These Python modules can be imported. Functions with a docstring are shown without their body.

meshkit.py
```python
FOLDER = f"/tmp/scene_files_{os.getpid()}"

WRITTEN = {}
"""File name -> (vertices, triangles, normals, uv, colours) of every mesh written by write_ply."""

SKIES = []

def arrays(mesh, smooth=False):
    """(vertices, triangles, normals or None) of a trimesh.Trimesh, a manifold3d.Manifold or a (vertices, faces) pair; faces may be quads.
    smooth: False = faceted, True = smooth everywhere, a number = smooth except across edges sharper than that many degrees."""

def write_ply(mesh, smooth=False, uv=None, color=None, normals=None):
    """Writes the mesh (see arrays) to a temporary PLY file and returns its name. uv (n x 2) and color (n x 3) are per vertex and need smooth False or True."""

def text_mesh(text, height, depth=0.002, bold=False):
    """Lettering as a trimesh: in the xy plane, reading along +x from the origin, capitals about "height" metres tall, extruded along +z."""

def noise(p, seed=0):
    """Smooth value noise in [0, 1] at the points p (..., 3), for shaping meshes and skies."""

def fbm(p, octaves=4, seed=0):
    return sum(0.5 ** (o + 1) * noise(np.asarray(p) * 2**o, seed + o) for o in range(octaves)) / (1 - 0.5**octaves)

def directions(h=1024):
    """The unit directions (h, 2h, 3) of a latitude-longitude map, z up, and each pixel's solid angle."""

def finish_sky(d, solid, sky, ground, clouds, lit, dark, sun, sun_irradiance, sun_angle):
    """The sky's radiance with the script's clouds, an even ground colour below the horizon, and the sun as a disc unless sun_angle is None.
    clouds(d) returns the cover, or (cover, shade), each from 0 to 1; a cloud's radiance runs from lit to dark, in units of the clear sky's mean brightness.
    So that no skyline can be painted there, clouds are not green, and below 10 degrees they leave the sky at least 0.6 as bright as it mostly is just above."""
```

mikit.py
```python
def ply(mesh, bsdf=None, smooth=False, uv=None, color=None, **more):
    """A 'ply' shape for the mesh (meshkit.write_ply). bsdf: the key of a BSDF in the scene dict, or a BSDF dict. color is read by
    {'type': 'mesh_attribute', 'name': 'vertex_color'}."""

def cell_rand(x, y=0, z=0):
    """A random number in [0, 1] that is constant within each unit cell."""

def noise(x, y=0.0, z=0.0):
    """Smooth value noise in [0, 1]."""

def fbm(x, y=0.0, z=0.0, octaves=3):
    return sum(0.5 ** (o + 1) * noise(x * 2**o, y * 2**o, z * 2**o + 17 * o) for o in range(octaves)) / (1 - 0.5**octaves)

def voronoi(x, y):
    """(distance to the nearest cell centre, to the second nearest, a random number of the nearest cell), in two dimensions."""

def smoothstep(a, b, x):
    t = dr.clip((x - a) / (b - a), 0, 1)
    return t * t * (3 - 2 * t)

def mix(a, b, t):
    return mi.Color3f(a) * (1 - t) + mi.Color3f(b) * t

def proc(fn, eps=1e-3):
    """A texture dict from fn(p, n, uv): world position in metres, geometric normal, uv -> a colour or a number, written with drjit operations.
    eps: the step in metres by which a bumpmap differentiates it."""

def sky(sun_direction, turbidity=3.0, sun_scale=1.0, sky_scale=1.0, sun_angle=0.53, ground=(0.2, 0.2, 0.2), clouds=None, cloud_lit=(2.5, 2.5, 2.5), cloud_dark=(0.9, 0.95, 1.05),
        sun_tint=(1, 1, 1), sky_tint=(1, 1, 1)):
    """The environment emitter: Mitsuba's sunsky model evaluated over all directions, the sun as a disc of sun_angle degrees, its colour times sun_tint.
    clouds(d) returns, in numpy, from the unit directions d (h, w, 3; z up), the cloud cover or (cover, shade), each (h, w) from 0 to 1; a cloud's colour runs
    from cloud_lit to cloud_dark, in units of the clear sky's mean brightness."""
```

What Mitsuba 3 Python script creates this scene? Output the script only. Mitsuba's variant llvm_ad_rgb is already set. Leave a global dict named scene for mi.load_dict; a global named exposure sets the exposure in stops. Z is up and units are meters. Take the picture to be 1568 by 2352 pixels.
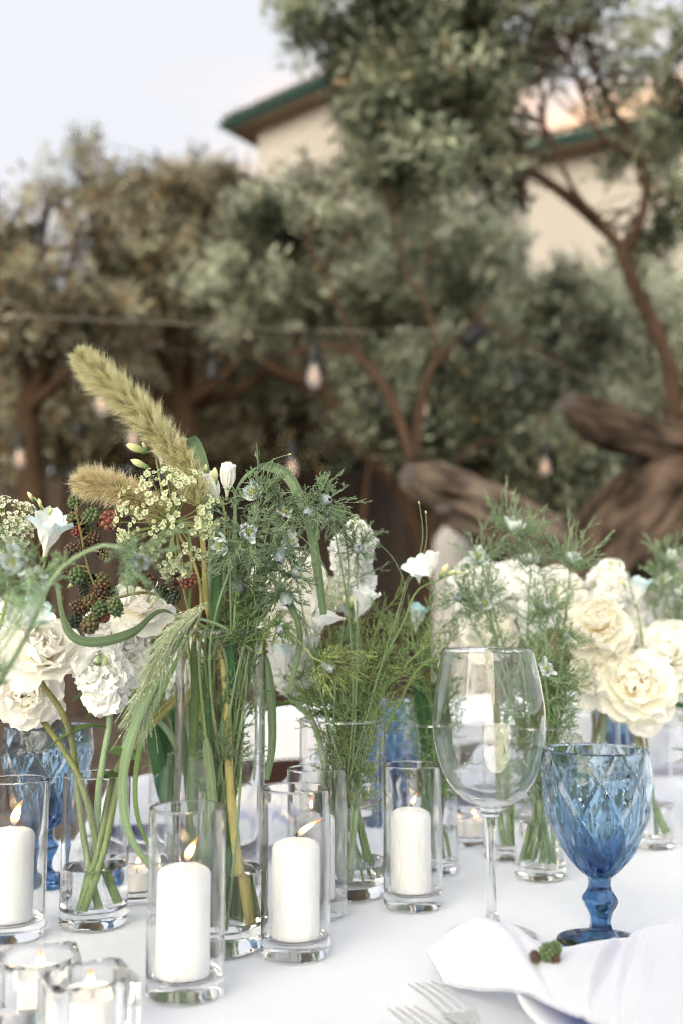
import math
import numpy as np, trimesh
import drjit as dr, mitsuba as mi, mikit
from scipy.interpolate import CubicSpline

T = mi.ScalarTransform4f
scene, labels = {}, {}

# ------------------------------------------------------------------ camera
TT = 0.75                     # table top
CZ = TT + 0.258               # eye height
PITCH = math.radians(6.757)   # looking slightly up
F = 2287.0                    # focal length in units of 1/1568 of the picture width
scene['camera'] = {
    'type': 'thinlens', 'fov': math.degrees(2 * math.atan(784 / F)), 'fov_axis': 'x',
    'aperture_radius': 0.0049, 'focus_distance': 0.865, 'near_clip': 0.01, 'far_clip': 2000.0,
    'to_world': T().look_at(origin=[0, 0, CZ], target=[0, math.cos(PITCH), CZ + math.sin(PITCH)], up=[0, 0, 1])}

# ------------------------------------------------------------------ sky and exposure
exposure = 3.4


def evening(d):
    """An even pale evening veil; peach glow patches added in place of far sunlit walls."""
    import meshkit
    az = np.degrees(np.arctan2(d[..., 0], d[..., 1]))
    el = np.degrees(np.arcsin(d[..., 2]))
    n = meshkit.fbm(np.stack([d[..., 0] * 9, d[..., 1] * 9, d[..., 2] * 26], -1), 4, 5)
    band = np.exp(-((el - 28) / 3.6) ** 2) * np.exp(-((az - 13) / 13.0) ** 2) + .7 * np.exp(-((el - 23.5) / 2.0) ** 2) * np.exp(-((az + 10) / 6.0) ** 2)
    glow = np.clip(band * np.clip((n - .36) * 4.2, 0, 1.5), 0, 1)
    return np.ones(az.shape), 1 - glow


scene['sky'] = mikit.sky([-0.42, -0.86, 0.30], turbidity=3, sun_scale=0.46, sun_angle=60, sun_tint=(.80, 1.0, 1.42), sky_scale=1.0,
                         clouds=evening, cloud_lit=(2.7, 1.75, 1.15), cloud_dark=(1.30, 1.345, 1.44), ground=(0.16, 0.15, 0.13))


# ------------------------------------------------------------------ where things are
def at(vx, vy, d):
    """The point at distance d in front of the eye, in the direction of picture point (vx, vy) of a 1568 x 2352 view."""
    a, b = (vx - 784) / F, (1176 - vy) / F
    y, z = math.cos(PITCH) - b * math.sin(PITCH), math.sin(PITCH) + b * math.cos(PITCH)
    return np.array([a * d / y, d, CZ + z * d / y])


def ats(seq):
    return np.array([at(*s) for s in seq])


def on_table(vx, vy, z=TT):
    p = at(vx, vy, 1.0)
    t = (z - CZ) / (p[2] - CZ)
    return np.array([p[0] * t, t, z])


# ------------------------------------------------------------------ materials
VC = {'type': 'mesh_attribute', 'name': 'vertex_color'}


def rgb(*c):
    return {'type': 'rgb', 'value': list(c if len(c) == 3 else c * 3)}


def mat(key, d):
    scene[key] = d
    return key


def weave(p, n, uv):
    return 0.5 + 0.5 * dr.sin(p.x * 5200 + p.y * 2600) * dr.sin(p.y * 5200 - p.x * 2600) + 0.4 * mikit.noise(p.x * 700, p.y * 700, p.z * 700)


M_CLOTH = mat('m_cloth', {'type': 'bumpmap', 'arbitrary': mikit.proc(weave, eps=2e-4), 'scale': 0.00006,
                          'bsdf': {'type': 'principled', 'base_color': rgb(.68, .69, .735), 'roughness': .85, 'sheen': .3, 'specular': .2}})
M_NAPKIN = mat('m_napkin', {'type': 'twosided', 'bsdf': {'type': 'principled', 'base_color': rgb(.60, .61, .67), 'roughness': .75, 'sheen': .4, 'specular': .25}})
M_GLASS = mat('m_glass', {'type': 'dielectric', 'int_ior': 1.5, 'ext_ior': 1.0, 'specular_transmittance': rgb(.992, .996, .995)})
M_PANE = mat('m_thin_glass', {'type': 'thindielectric', 'int_ior': 1.5, 'ext_ior': 1.0})
M_WET = mat('m_wet_glass', {'type': 'dielectric', 'int_ior': 1.5, 'ext_ior': 1.333})
M_WATER = mat('m_water', {'type': 'dielectric', 'int_ior': 1.333, 'ext_ior': 1.0})


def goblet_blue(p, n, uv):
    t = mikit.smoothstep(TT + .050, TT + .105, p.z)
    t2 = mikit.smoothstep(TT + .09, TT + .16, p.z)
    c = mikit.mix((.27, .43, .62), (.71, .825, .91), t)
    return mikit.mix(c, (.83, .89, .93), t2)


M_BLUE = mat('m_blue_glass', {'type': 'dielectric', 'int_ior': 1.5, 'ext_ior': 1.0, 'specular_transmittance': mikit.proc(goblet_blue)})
M_WAX = mat('m_wax', {'type': 'principled', 'base_color': rgb(.80, .79, .785), 'roughness': .45, 'specular': .4})
M_SOOT = mat('m_soot', {'type': 'diffuse', 'reflectance': rgb(.02, .018, .02)})
M_STEEL = mat('m_steel', {'type': 'twosided', 'bsdf': {'type': 'roughconductor', 'material': 'Ag', 'alpha': .5}})
M_CHINA = mat('m_china', {'type': 'principled', 'base_color': VC, 'roughness': .15, 'specular': .5})
M_STEM = mat('m_stem', {'type': 'twosided', 'bsdf': {'type': 'principled', 'base_color': VC, 'roughness': .5, 'specular': .35}})
M_LEAF = mat('m_leaf', {'type': 'principledthin', 'base_color': VC, 'roughness': .5, 'diff_trans': .55, 'eta': 1.4})
M_PETAL = mat('m_petal', {'type': 'principledthin', 'base_color': VC, 'roughness': .7, 'diff_trans': .35, 'eta': 1.2})
M_HAIR = mat('m_plume', {'type': 'principledthin', 'base_color': VC, 'roughness': .7, 'diff_trans': .6, 'eta': 1.3})
M_BERRY = mat('m_berry', {'type': 'principled', 'base_color': VC, 'roughness': .28, 'specular': .55})
M_OLIVE = mat('m_olive_leaf', {'type': 'principledthin', 'base_color': VC, 'roughness': .45, 'diff_trans': .7, 'eta': 1.4})
M_PAINTED = mat('m_painted', {'type': 'twosided', 'bsdf': {'type': 'principled', 'base_color': VC, 'roughness': .55, 'specular': .3}})


def bark_colour(p, n, uv):
    g = mikit.fbm(p.x * 14, p.y * 14, p.z * 4.0, octaves=4)
    h = mikit.noise(p.x * 38, p.y * 38, p.z * 11)
    c = mikit.mix((.045, .032, .024), (.24, .175, .13), mikit.smoothstep(.32, .68, g))
    return c * (.65 + .55 * h)


def bark_bump(p, n, uv):
    return mikit.fbm(p.x * 22, p.y * 22, p.z * 6, octaves=3)


M_BARK = mat('m_bark', {'type': 'bumpmap', 'arbitrary': mikit.proc(bark_bump), 'scale': .018,
                        'bsdf': {'type': 'diffuse', 'reflectance': mikit.proc(bark_colour)}})


def stucco_colour(p, n, uv):
    g = mikit.fbm(p.x * .6, p.y * .6, p.z * .5, octaves=4)
    return mikit.mix((.47, .425, .38), (.58, .535, .485), g)


M_STUCCO = mat('m_stucco', {'type': 'twosided', 'bsdf': {'type': 'diffuse', 'reflectance': mikit.proc(stucco_colour)}})


def stone_colour(p, n, uv):
    return mikit.mix((.36, .35, .335), (.56, .545, .52), mikit.fbm(p.x * 3, p.y * 3, p.z * 3, octaves=4))


M_STONE = mat('m_stone', {'type': 'twosided', 'bsdf': {'type': 'diffuse', 'reflectance': mikit.proc(stone_colour)}})


def earth_colour(p, n, uv):
    return mikit.mix((.10, .075, .055), (.23, .19, .15), mikit.fbm(p.x * 1.7, p.y * 1.7, 0, octaves=5))


M_EARTH = mat('m_earth', {'type': 'diffuse', 'reflectance': mikit.proc(earth_colour)})
M_WINDOW = mat('m_window', {'type': 'principled', 'base_color': rgb(.05, .06, .08), 'roughness': .05, 'specular': .9})


# ------------------------------------------------------------------ mesh helpers
def norm(v):
    v = np.asarray(v, float)
    return v / np.maximum(np.linalg.norm(v, axis=-1, keepdims=True), 1e-12)


def mixc(a, b, t):
    t = np.asarray(t, float).reshape(-1, 1)
    return np.asarray(a) * (1 - t) + np.asarray(b) * t


class MB:
    """Collects vertices, triangles and colours of one mesh."""

    def __init__(self):
        self.v, self.f, self.c, self.n = [], [], [], 0

    def add(self, v, f, c=(.5, .5, .5)):
        v, f = np.asarray(v, float).reshape(-1, 3), np.asarray(f, int)
        if f.shape[1] == 4:
            f = np.vstack([f[:, [0, 1, 2]], f[:, [0, 2, 3]]])
        self.v.append(v)
        self.f.append(f + self.n)
        self.c.append(np.broadcast_to(np.asarray(c, float), v.shape))
        self.n += len(v)
        return self

    def put(self, key, m, smooth=True, colour=True, **more):
        v, f, c = np.vstack(self.v), np.vstack(self.f), np.clip(np.vstack(self.c), 0.003, .98)
        scene[key] = mikit.ply((v, f), m, smooth=smooth, color=c if colour else None, **more)
        return key


USED = {}


def numbered(name):
    """name, then name_001, name_002 ..."""
    k = USED.get(name, -1) + 1
    USED[name] = k
    return name if k == 0 else f'{name}_{k:03d}'


def say(key, label=None, category=None, group=None, kind=None):
    d = labels.setdefault(key, {})
    for a, b in (('label', label), ('category', category), ('group', group), ('kind', kind)):
        if b:
            d[a] = b
    return key


def thing(name, label, category, group=None):
    return say(numbered(name), label, category, group)


def part(parent, name):
    return numbered(parent + '__' + name)


def spline(pts, n=24):
    pts = np.asarray(pts, float)
    if len(pts) == 2:
        return pts[0] + (pts[1] - pts[0]) * np.linspace(0, 1, n)[:, None]
    s = np.r_[0, np.cumsum(np.linalg.norm(np.diff(pts, axis=0), axis=1))]
    return CubicSpline(s, pts, bc_type='natural')(np.linspace(0, s[-1], n))


def frames(p):
    t = norm(np.gradient(p, axis=0))
    a = np.zeros_like(p)
    u = np.cross(t[0], [0.3, 0.9, 0.2] if abs(t[0] @ norm([.3, .9, .2])) < .9 else [1, 0, 0])
    for i in range(len(p)):
        u = u - t[i] * (u @ t[i])
        u = u / (np.linalg.norm(u) + 1e-12)
        a[i] = u
    return t, a, np.cross(t, a)


def tube(p, r, sides=8, caps=True):
    p = np.asarray(p, float)
    r = np.broadcast_to(np.asarray(r, float), (len(p),))
    t, a, b = frames(p)
    ang = np.arange(sides) * 2 * np.pi / sides
    v = p[:, None] + r[:, None, None] * (np.cos(ang)[None, :, None] * a[:, None] + np.sin(ang)[None, :, None] * b[:, None])
    i, j = np.meshgrid(np.arange(len(p) - 1), np.arange(sides), indexing='ij')
    k = (j + 1) % sides
    q = np.stack([i * sides + j, i * sides + k, (i + 1) * sides + k, (i + 1) * sides + j], -1).reshape(-1, 4)
    f = np.vstack([q[:, [0, 1, 2]], q[:, [0, 2, 3]]])
    v = v.reshape(-1, 3)
    if caps:
        n = len(v)
        v = np.vstack([v, p[:1], p[-1:]])
        m = np.arange(sides)
        e = (len(p) - 1) * sides
        f = np.vstack([f, np.stack([m * 0 + n, (m + 1) % sides, m], 1), np.stack([m * 0 + n + 1, e + m, e + (m + 1) % sides], 1)])
    return v, f


def fibres(p, r, sides=3):
    """Many thin tubes at once: p (n, k, 3), r (k,) or (n, k)."""
    p = np.asarray(p, float)
    n, k = p.shape[:2]
    r = np.broadcast_to(np.asarray(r, float), (n, k))
    t = norm(p[:, -1] - p[:, 0])
    a = norm(np.cross(t, np.where(np.abs(t[:, 2:]) < .8, [0, 0, 1.0], [1.0, 0, 0])))
    b = np.cross(t, a)
    ang = np.arange(sides) * 2 * np.pi / sides
    off = np.cos(ang)[None, :, None] * a[:, None] + np.sin(ang)[None, :, None] * b[:, None]
    v = p[:, :, None] + r[:, :, None, None] * off[:, None]
    i, j = np.meshgrid(np.arange(k - 1), np.arange(sides), indexing='ij')
    m = (j + 1) % sides
    q = np.stack([i * sides + j, i * sides + m, (i + 1) * sides + m, (i + 1) * sides + j], -1).reshape(-1, 4)
    f = np.vstack([q[:, [0, 1, 2]], q[:, [0, 2, 3]]])
    f = (f[None] + (np.arange(n) * k * sides)[:, None, None]).reshape(-1, 3)
    return v.reshape(-1, 3), f


def each(c, n, k):
    """Repeats n colours for the k vertices of each piece."""
    return np.repeat(np.broadcast_to(np.asarray(c, float), (n, 3)), k, axis=0)


def lathe(profile, n=72, closed=True):
    """A solid of revolution about z from (r, z) points that run from the bottom axis point outside up and back inside to the axis."""
    pr = np.asarray(profile, float)
    ang = np.arange(n) * 2 * np.pi / n
    v = np.stack([pr[:, 0, None] * np.cos(ang), pr[:, 0, None] * np.sin(ang), np.broadcast_to(pr[:, 1, None], (len(pr), n))], -1).reshape(-1, 3)
    i, j = np.meshgrid(np.arange(len(pr) - 1), np.arange(n), indexing='ij')
    k = (j + 1) % n
    q = np.stack([i * n + j, i * n + k, (i + 1) * n + k, (i + 1) * n + j], -1).reshape(-1, 4)
    f = np.vstack([q[:, [0, 1, 2]], q[:, [0, 2, 3]]])
    m = trimesh.Trimesh(v, f, process=False)
    m.merge_vertices()
    m.update_faces(m.nondegenerate_faces())
    m.remove_unreferenced_vertices()
    if closed and m.volume < 0:
        m.invert()
    return m


def box(cx, cy, cz, sx, sy, sz, rot=0.0):
    m = trimesh.creation.box((sx, sy, sz))
    v = np.array(m.vertices)
    c, s = math.cos(rot), math.sin(rot)
    v = np.stack([v[:, 0] * c - v[:, 1] * s, v[:, 0] * s + v[:, 1] * c, v[:, 2]], 1) + [cx, cy, cz]
    return v, np.array(m.faces)


def ribbon(p, w, side, fold=.25, cols=5, twist=0.0):
    """A leaf blade along p of half width w, side = direction across it; fold = keel depth relative to the width."""
    p = np.asarray(p, float)
    n = len(p)
    t = norm(np.gradient(p, axis=0))
    s = norm(np.broadcast_to(side, p.shape) - t * np.sum(np.broadcast_to(side, p.shape) * t, 1, keepdims=True))
    nn = np.cross(t, s)
    tw = np.linspace(0, twist, n)[:, None]
    s, nn = s * np.cos(tw) + nn * np.sin(tw), nn * np.cos(tw) - s * np.sin(tw)
    x = np.linspace(-1, 1, cols)
    w = np.broadcast_to(np.asarray(w, float), (n,))
    v = p[:, None] + w[:, None, None] * (x[None, :, None] * s[:, None] + fold * (np.abs(x) - .5)[None, :, None] * nn[:, None])
    i, j = np.meshgrid(np.arange(n - 1), np.arange(cols - 1), indexing='ij')
    q = np.stack([i * cols + j, i * cols + j + 1, (i + 1) * cols + j + 1, (i + 1) * cols + j], -1).reshape(-1, 4)
    return v.reshape(-1, 3), q, np.tile(x, n)

# ------------------------------------------------------------------ the large structure: ground, tables
U = np.array([.819, .574, 0])       # the way the long table runs
N = np.array([-.574, .819, 0])      # across it, away from the eye
LINE = np.array([-.09, .89, 0])     # the row of flowers down its middle

g = MB()
gx, gy = np.meshgrid(np.r_[-400, -60, np.linspace(-14, 14, 57), 60, 400], np.r_[-400, -60, np.linspace(-14, 20, 69), 60, 400], indexing='ij')
gz = .03 * np.sin(gx * 1.3) * np.cos(gy * .9) * (np.abs(gx) < 14)
gn = gx.shape[1]
gi, gj = np.meshgrid(np.arange(gx.shape[0] - 1), np.arange(gn - 1), indexing='ij')
g.add(np.stack([gx, gy, gz - .02], -1), np.stack([gi * gn + gj, (gi + 1) * gn + gj, (gi + 1) * gn + gj + 1, gi * gn + gj + 1], -1).reshape(-1, 4))
g.put('ground', M_EARTH, colour=False)
say('ground', 'bare brown earth under the olive trees', kind='structure')


def cloth_table(key, origin, u, n, s0, s1, half, ds, label, seed):
    """A cloth over a long table: the top with faint fold lines, the drop on all four sides in soft pleats."""
    rng = np.random.default_rng(seed)
    drop = .62
    ss = np.r_[s0 - drop * .12, np.linspace(s0 - .012, s0, 3), np.arange(s0 + ds, s1, ds), np.linspace(s1, s1 + .012, 3), s1 + drop * .12]
    tt = np.r_[-half - .075, np.linspace(-half - .012, -half, 3), np.arange(-half + ds, half, ds), np.linspace(half, half + .012, 3), half + .075]
    s, t = np.meshgrid(ss, tt, indexing='ij')
    es, et = np.maximum(np.maximum(s0 - s, s - s1), 0), np.maximum(np.abs(t) - half, 0)
    e = np.maximum(es, et)
    big = e > .013
    z = TT - np.where(big, drop, np.where(e > 0, .012 * (1 - np.sqrt(np.maximum(0, 1 - (e / .0125) ** 2))), 0))
    fold = .0016 * np.exp(-((s - .41) / .004) ** 2) + .0013 * np.exp(-((t + .13) / .004) ** 2) + .0012 * np.exp(-((s + .75) / .004) ** 2)
    import meshkit
    wr = meshkit.fbm(np.stack([s * 5, t * 9, s * 0], -1), 4, seed)
    z = z - np.where(e == 0, .0007 + (.0040) * (1 - wr) ** 2, 0) + fold * (e == 0)
    pleat = np.where(big, .03 * np.sin(s * 21 + t * 17 + 3 * wr), 0)
    s = s + pleat * (es > 0) * np.sign(s - s0 - 1e-9)
    t = t + pleat * (et > .013) * np.sign(t)
    p = origin + s[..., None] * u + t[..., None] * n
    p[..., 2] = z
    m = s.shape[1]
    i, j = np.meshgrid(np.arange(s.shape[0] - 1), np.arange(m - 1), indexing='ij')
    mb = MB().add(p, np.stack([i * m + j, (i + 1) * m + j, (i + 1) * m + j + 1, i * m + j + 1], -1).reshape(-1, 4))
    mb.put(key, M_CLOTH, colour=False)
    say(key, label, 'tablecloth')


cloth_table(numbered('tablecloth'), LINE, U, N, -1.3, 4.2, .46, .012, 'white tablecloth on the long table under the flowers and candles', 3)
cloth_table(numbered('tablecloth'), np.array([-.10, 3.05, 0]), U, N, -.05, 5.0, .42, .05, 'white tablecloth of the next table, seen blurred behind the glasses', 4)


# ------------------------------------------------------------------ candle glasses, vases and their candles
def cylinder_glass(r, h, wall=.0022, base=.012):
    ri = r - wall
    rim = [(r - wall / 2 + wall / 2 * math.cos(a), h - wall / 2 + wall / 2 * math.sin(a)) for a in np.linspace(0, math.pi, 7)]
    return lathe([(0, 0), (r - .004, 0), (r - .0012, .0006), (r, .0025)] + [(r, z) for z in np.linspace(.012, h - wall, 4)] + rim
                 + [(ri, z) for z in np.linspace(h - wall - .004, base + .006, 4)] + [(ri - .0012, base + .0025), (ri - .004, base + .0006), (ri - .008, base), (0, base)], 80)


_glass = {}


def move(x, y, z=TT, rz=0.0):
    return T().translate([float(x), float(y), float(z)]).rotate([0, 0, 1], rz)


def place_glass(key, x, y, r, h, base, thin):
    """Walls and base of a straight glass standing on the table."""
    q = (r, h, base, thin)
    if q not in _glass:
        if thin:
            m = lathe([(r, .0015), (r, h)], 64, closed=False)
            b = lathe([(0, 0), (r - .003, 0), (r - .0004, .003), (r - .0004, base - .002), (r - .003, base), (0, base)], 64)
            rr = lathe([(r - .0011 + .0011 * math.cos(a), h + .0011 * math.sin(a)) for a in np.linspace(0, 2 * math.pi, 9)], 64)
            _glass[q] = [('wall', mikit.ply(m, M_PANE, smooth=True)), ('base', mikit.ply(b, M_GLASS, smooth=40)), ('rim', mikit.ply(rr, M_GLASS, smooth=True))]
        else:
            _glass[q] = [(None, mikit.ply(cylinder_glass(r, h, base=base), M_GLASS, smooth=38))]
    for nm, d in _glass[q]:
        scene[key if nm is None else part(key, nm)] = {**d, 'to_world': move(x, y)}


def flame_mesh(h, r, lean, bend):
    t = np.linspace(0, 1, 16)
    prof = r * np.sin(np.pi * np.clip(t, .02, 1) ** .62) ** .9 * (1 - .25 * t)
    prof[-1] = 0.0003
    p = np.stack([lean[0] * t * h + bend[0] * h * t ** 2, lean[1] * t * h + bend[1] * h * t ** 2, t * h], 1)
    v, f = tube(p, np.maximum(prof, .0003), 14)
    tt = np.r_[np.repeat(t, 14), 0, 1]
    core = np.exp(-((tt - .46) / .20) ** 2)
    c = np.stack([.16 + .75 * core, .055 + .55 * core, .012 + .30 * core], 1) * 1.0
    c[tt < .12] = (.06, .045, .06)
    return v, f, c


def candle(label, x, y, r, h, z0, lean, bend, fh=.017, wick=.006):
    k = thing('pillar_candle', label, 'candle', 'white pillar candles in glass cylinders')
    rng = np.random.default_rng(int(abs(x) * 1e5))
    m = lathe([(0, 0), (r - .001, 0), (r, .001)] + [(r, q) for q in np.linspace(.01, h - .006, 6)] + [(r - .0012, h - .0028), (r - .004, h - .0007), (r * .62, h + .0006), (r * .3, h + .0016), (.0022, h + .0028), (0, h + .003)], 64)
    v = np.array(m.vertices)
    import meshkit
    v[:, :2] *= 1 + .012 * (meshkit.fbm(v * 60 + x * 30, 3)[:, None] - .5) * (v[:, 2:] > h * .3)
    v[:, 2] += .0016 * (meshkit.fbm(v * 90 + 7 + x * 11, 2) - .5) * (v[:, 2] > h - .01)
    MB().add(v, m.faces).put(part(k, 'body'), M_WAX, smooth=True, colour=False, to_world=move(x, y, z0))
    wp = spline([[0, 0, h], [.0006, 0, h + wick * .6], [.0016 * np.sign(lean[0] + 1e-6), 0, h + wick]], 6)
    MB().add(*tube(wp, [.0009, .0008, .0008, .0008, .0008, .0007], 6)).put(part(k, 'wick'), M_SOOT, colour=False, to_world=move(x, y, z0))
    fv, ff, fc = flame_mesh(fh, fh * .19, lean, bend)
    fk = part(k, 'flame')
    scene[fk] = mikit.ply((fv + wp[-1] - [0, 0, wick * .35], ff), {'type': 'diffuse', 'reflectance': rgb(.0)}, smooth=True, color=fc, to_world=move(x, y, z0))
    scene[fk]['emitter'] = {'type': 'area', 'radiance': VC}


HR, HH = .0280, .1302
CANDLES = [  # x, y, what, flame lean and bend
    (-.1117, .7471, 'in the front glass cylinder', 'nearest the camera', (.25, 0), (.25, 0), .0165),
    (-.0367, .8358, 'right of the tall vase', 'with a flame blown to the right', (.9, 0), (.6, 0), .0135),
    (-.0228, .953, 'half hidden behind the one with the blown flame', 'with a small upright flame', (0, 0), (.1, 0), .0125),
    (.0673, .976, 'left of the wine glass', 'with a short flame', (.2, 0), (.25, 0), .0115),
    (-.2809, .8816, 'cut off at the left edge', 'with a tall flame', (.05, 0), (.28, 0), .021)]
for i, (x, y, a, b, lean, bend, fh) in enumerate(CANDLES):
    k = thing('candle_glass', f'tall clear glass cylinder holding the candle {a.replace("in the front glass cylinder", "nearest the camera")}', 'candle holder', 'glass cylinders with candles')
    place_glass(k, x, y, HR, HH, .0115, False)
    candle(f'pillar candle {b}, {a}', x - (.002 if i != 1 else .0), y, (.0190), .0758, TT + .0122, lean, bend, fh)

VASES = {   # name: x, y, radius, height, base, thin, water level, label
    'tall': (-.1018, .8558, .0377, .258, .016, False, .062, 'tallest clear glass vase, crowded with green stems, left of centre'),
    'short': (-.2200, .9196, .0296, .129, .012, False, .050, 'short clear vase at the left with crossing peony stems and some water'),
    'left_back': (-.1813, 1.125, .0302, .127, .012, True, .04, 'clear vase just behind and left of the tallest vase, full of dark leaves'),
    'middle': (.0013, 1.0261, .0434, .168, .012, True, .030, 'wide clear vase of feathery greens behind the pair of candles'),
    'second': (.0982, 1.1125, .0279, .1555, .012, True, .045, 'clear vase half hidden behind the wine glass on its left'),
    'bundle': (.2093, 1.0876, .0264, .154, .012, True, .058, 'clear vase with a bundle of stems between wine glass and blue goblet'),
    'behind': (.1893, 1.1745, .0275, .145, .012, True, .055, 'clear vase directly behind the wine glass stem'),
    'single': (.3740, 1.2368, .0264, .1414, .012, True, .05, 'clear vase with one thick peony stem right of the blue goblet'),
    'wide_back': (.3201, 1.300, .035, .155, .012, True, .05, 'wider clear vase behind the rim of the blue goblet'),
    'edge': (.489, 1.37, .0277, .150, .012, True, .05, 'clear vase cut off at the right edge of the picture'),
    'far_left': (-.392, .94, .0277, .157, .012, True, .05, 'clear vase left of the picture whose flowers lean in over the left edge'),
    'near_left': (-.298, .627, .0277, .131, .012, True, .05, 'clear vase just outside the left edge with blurred feathery flowers')}


def vase(k, x, y, r, h, base, thin, lvl):
    """Glass, wet glass and water each with its own boundary, so that light bends as it should where they meet."""
    def put(name, profile, m, seg=72):
        q = lathe(profile, seg, closed=False)
        scene[k if name is None else part(k, name)] = mikit.ply(q, m, smooth=38, to_world=move(x, y))
    wl = .0030 if h > .2 else .0022                # wall thickness
    ri = r - (.0006 if thin else wl)
    low = [(0, 0), (r - .004, 0), (r - .0012, .0006), (r, .0025)]
    wet = [(ri, lvl), (ri, base + .006), (ri - .0012, base + .0025), (ri - .004, base + .0006), (ri - .008, base), (0, base)]
    top = [(ri, lvl), (ri - .0009, lvl - .0008), (ri - .0035, lvl - .0013), (0, lvl - .0014)][::-1]
    if thin:
        put('wall', [(r - .0002, base), (r - .0002, h)], M_PANE)
        put('base', low + [(r, base - .001), (r - .0005, base)], M_GLASS)
        put('inner_wall', wet[-4:] if False else [(ri, base), (0, base)], M_WET)
        put('water', [(ri, base), (ri, lvl)] + top[::-1][1:], M_WATER)
        put('rim', [(r - .0011 + .0011 * math.cos(q), h + .0011 * math.sin(q)) for q in np.linspace(0, 2 * math.pi, 9)], M_GLASS)
    else:
        rim = [(r - wl / 2 + wl / 2 * math.cos(q), h - wl / 2 + wl / 2 * math.sin(q)) for q in np.linspace(0, math.pi, 7)]
        put('wall', low + [(r, z) for z in np.linspace(.012, h - wl, 4)] + rim + [(ri, z) for z in np.linspace(h - .006, lvl, 4)], M_GLASS)
        put('inner_wall', wet, M_WET)
        put('water', top[::-1], M_WATER)


for nm, (x, y, r, h, base, thin, lvl, lab) in VASES.items():
    k = thing('glass_vase', lab, 'vase', 'clear glass vases')
    vase(k, x, y, r, h, base, thin, lvl)


# tealights in square glass blocks
def rounded_square(s, r, n):
    a = np.arange(n) * 2 * np.pi / n
    c, d = np.cos(a), np.sin(a)
    q = (np.abs(c) ** r + np.abs(d) ** r) ** (-1 / r)
    return np.stack([c * q * s, d * q * s], 1)


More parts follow.
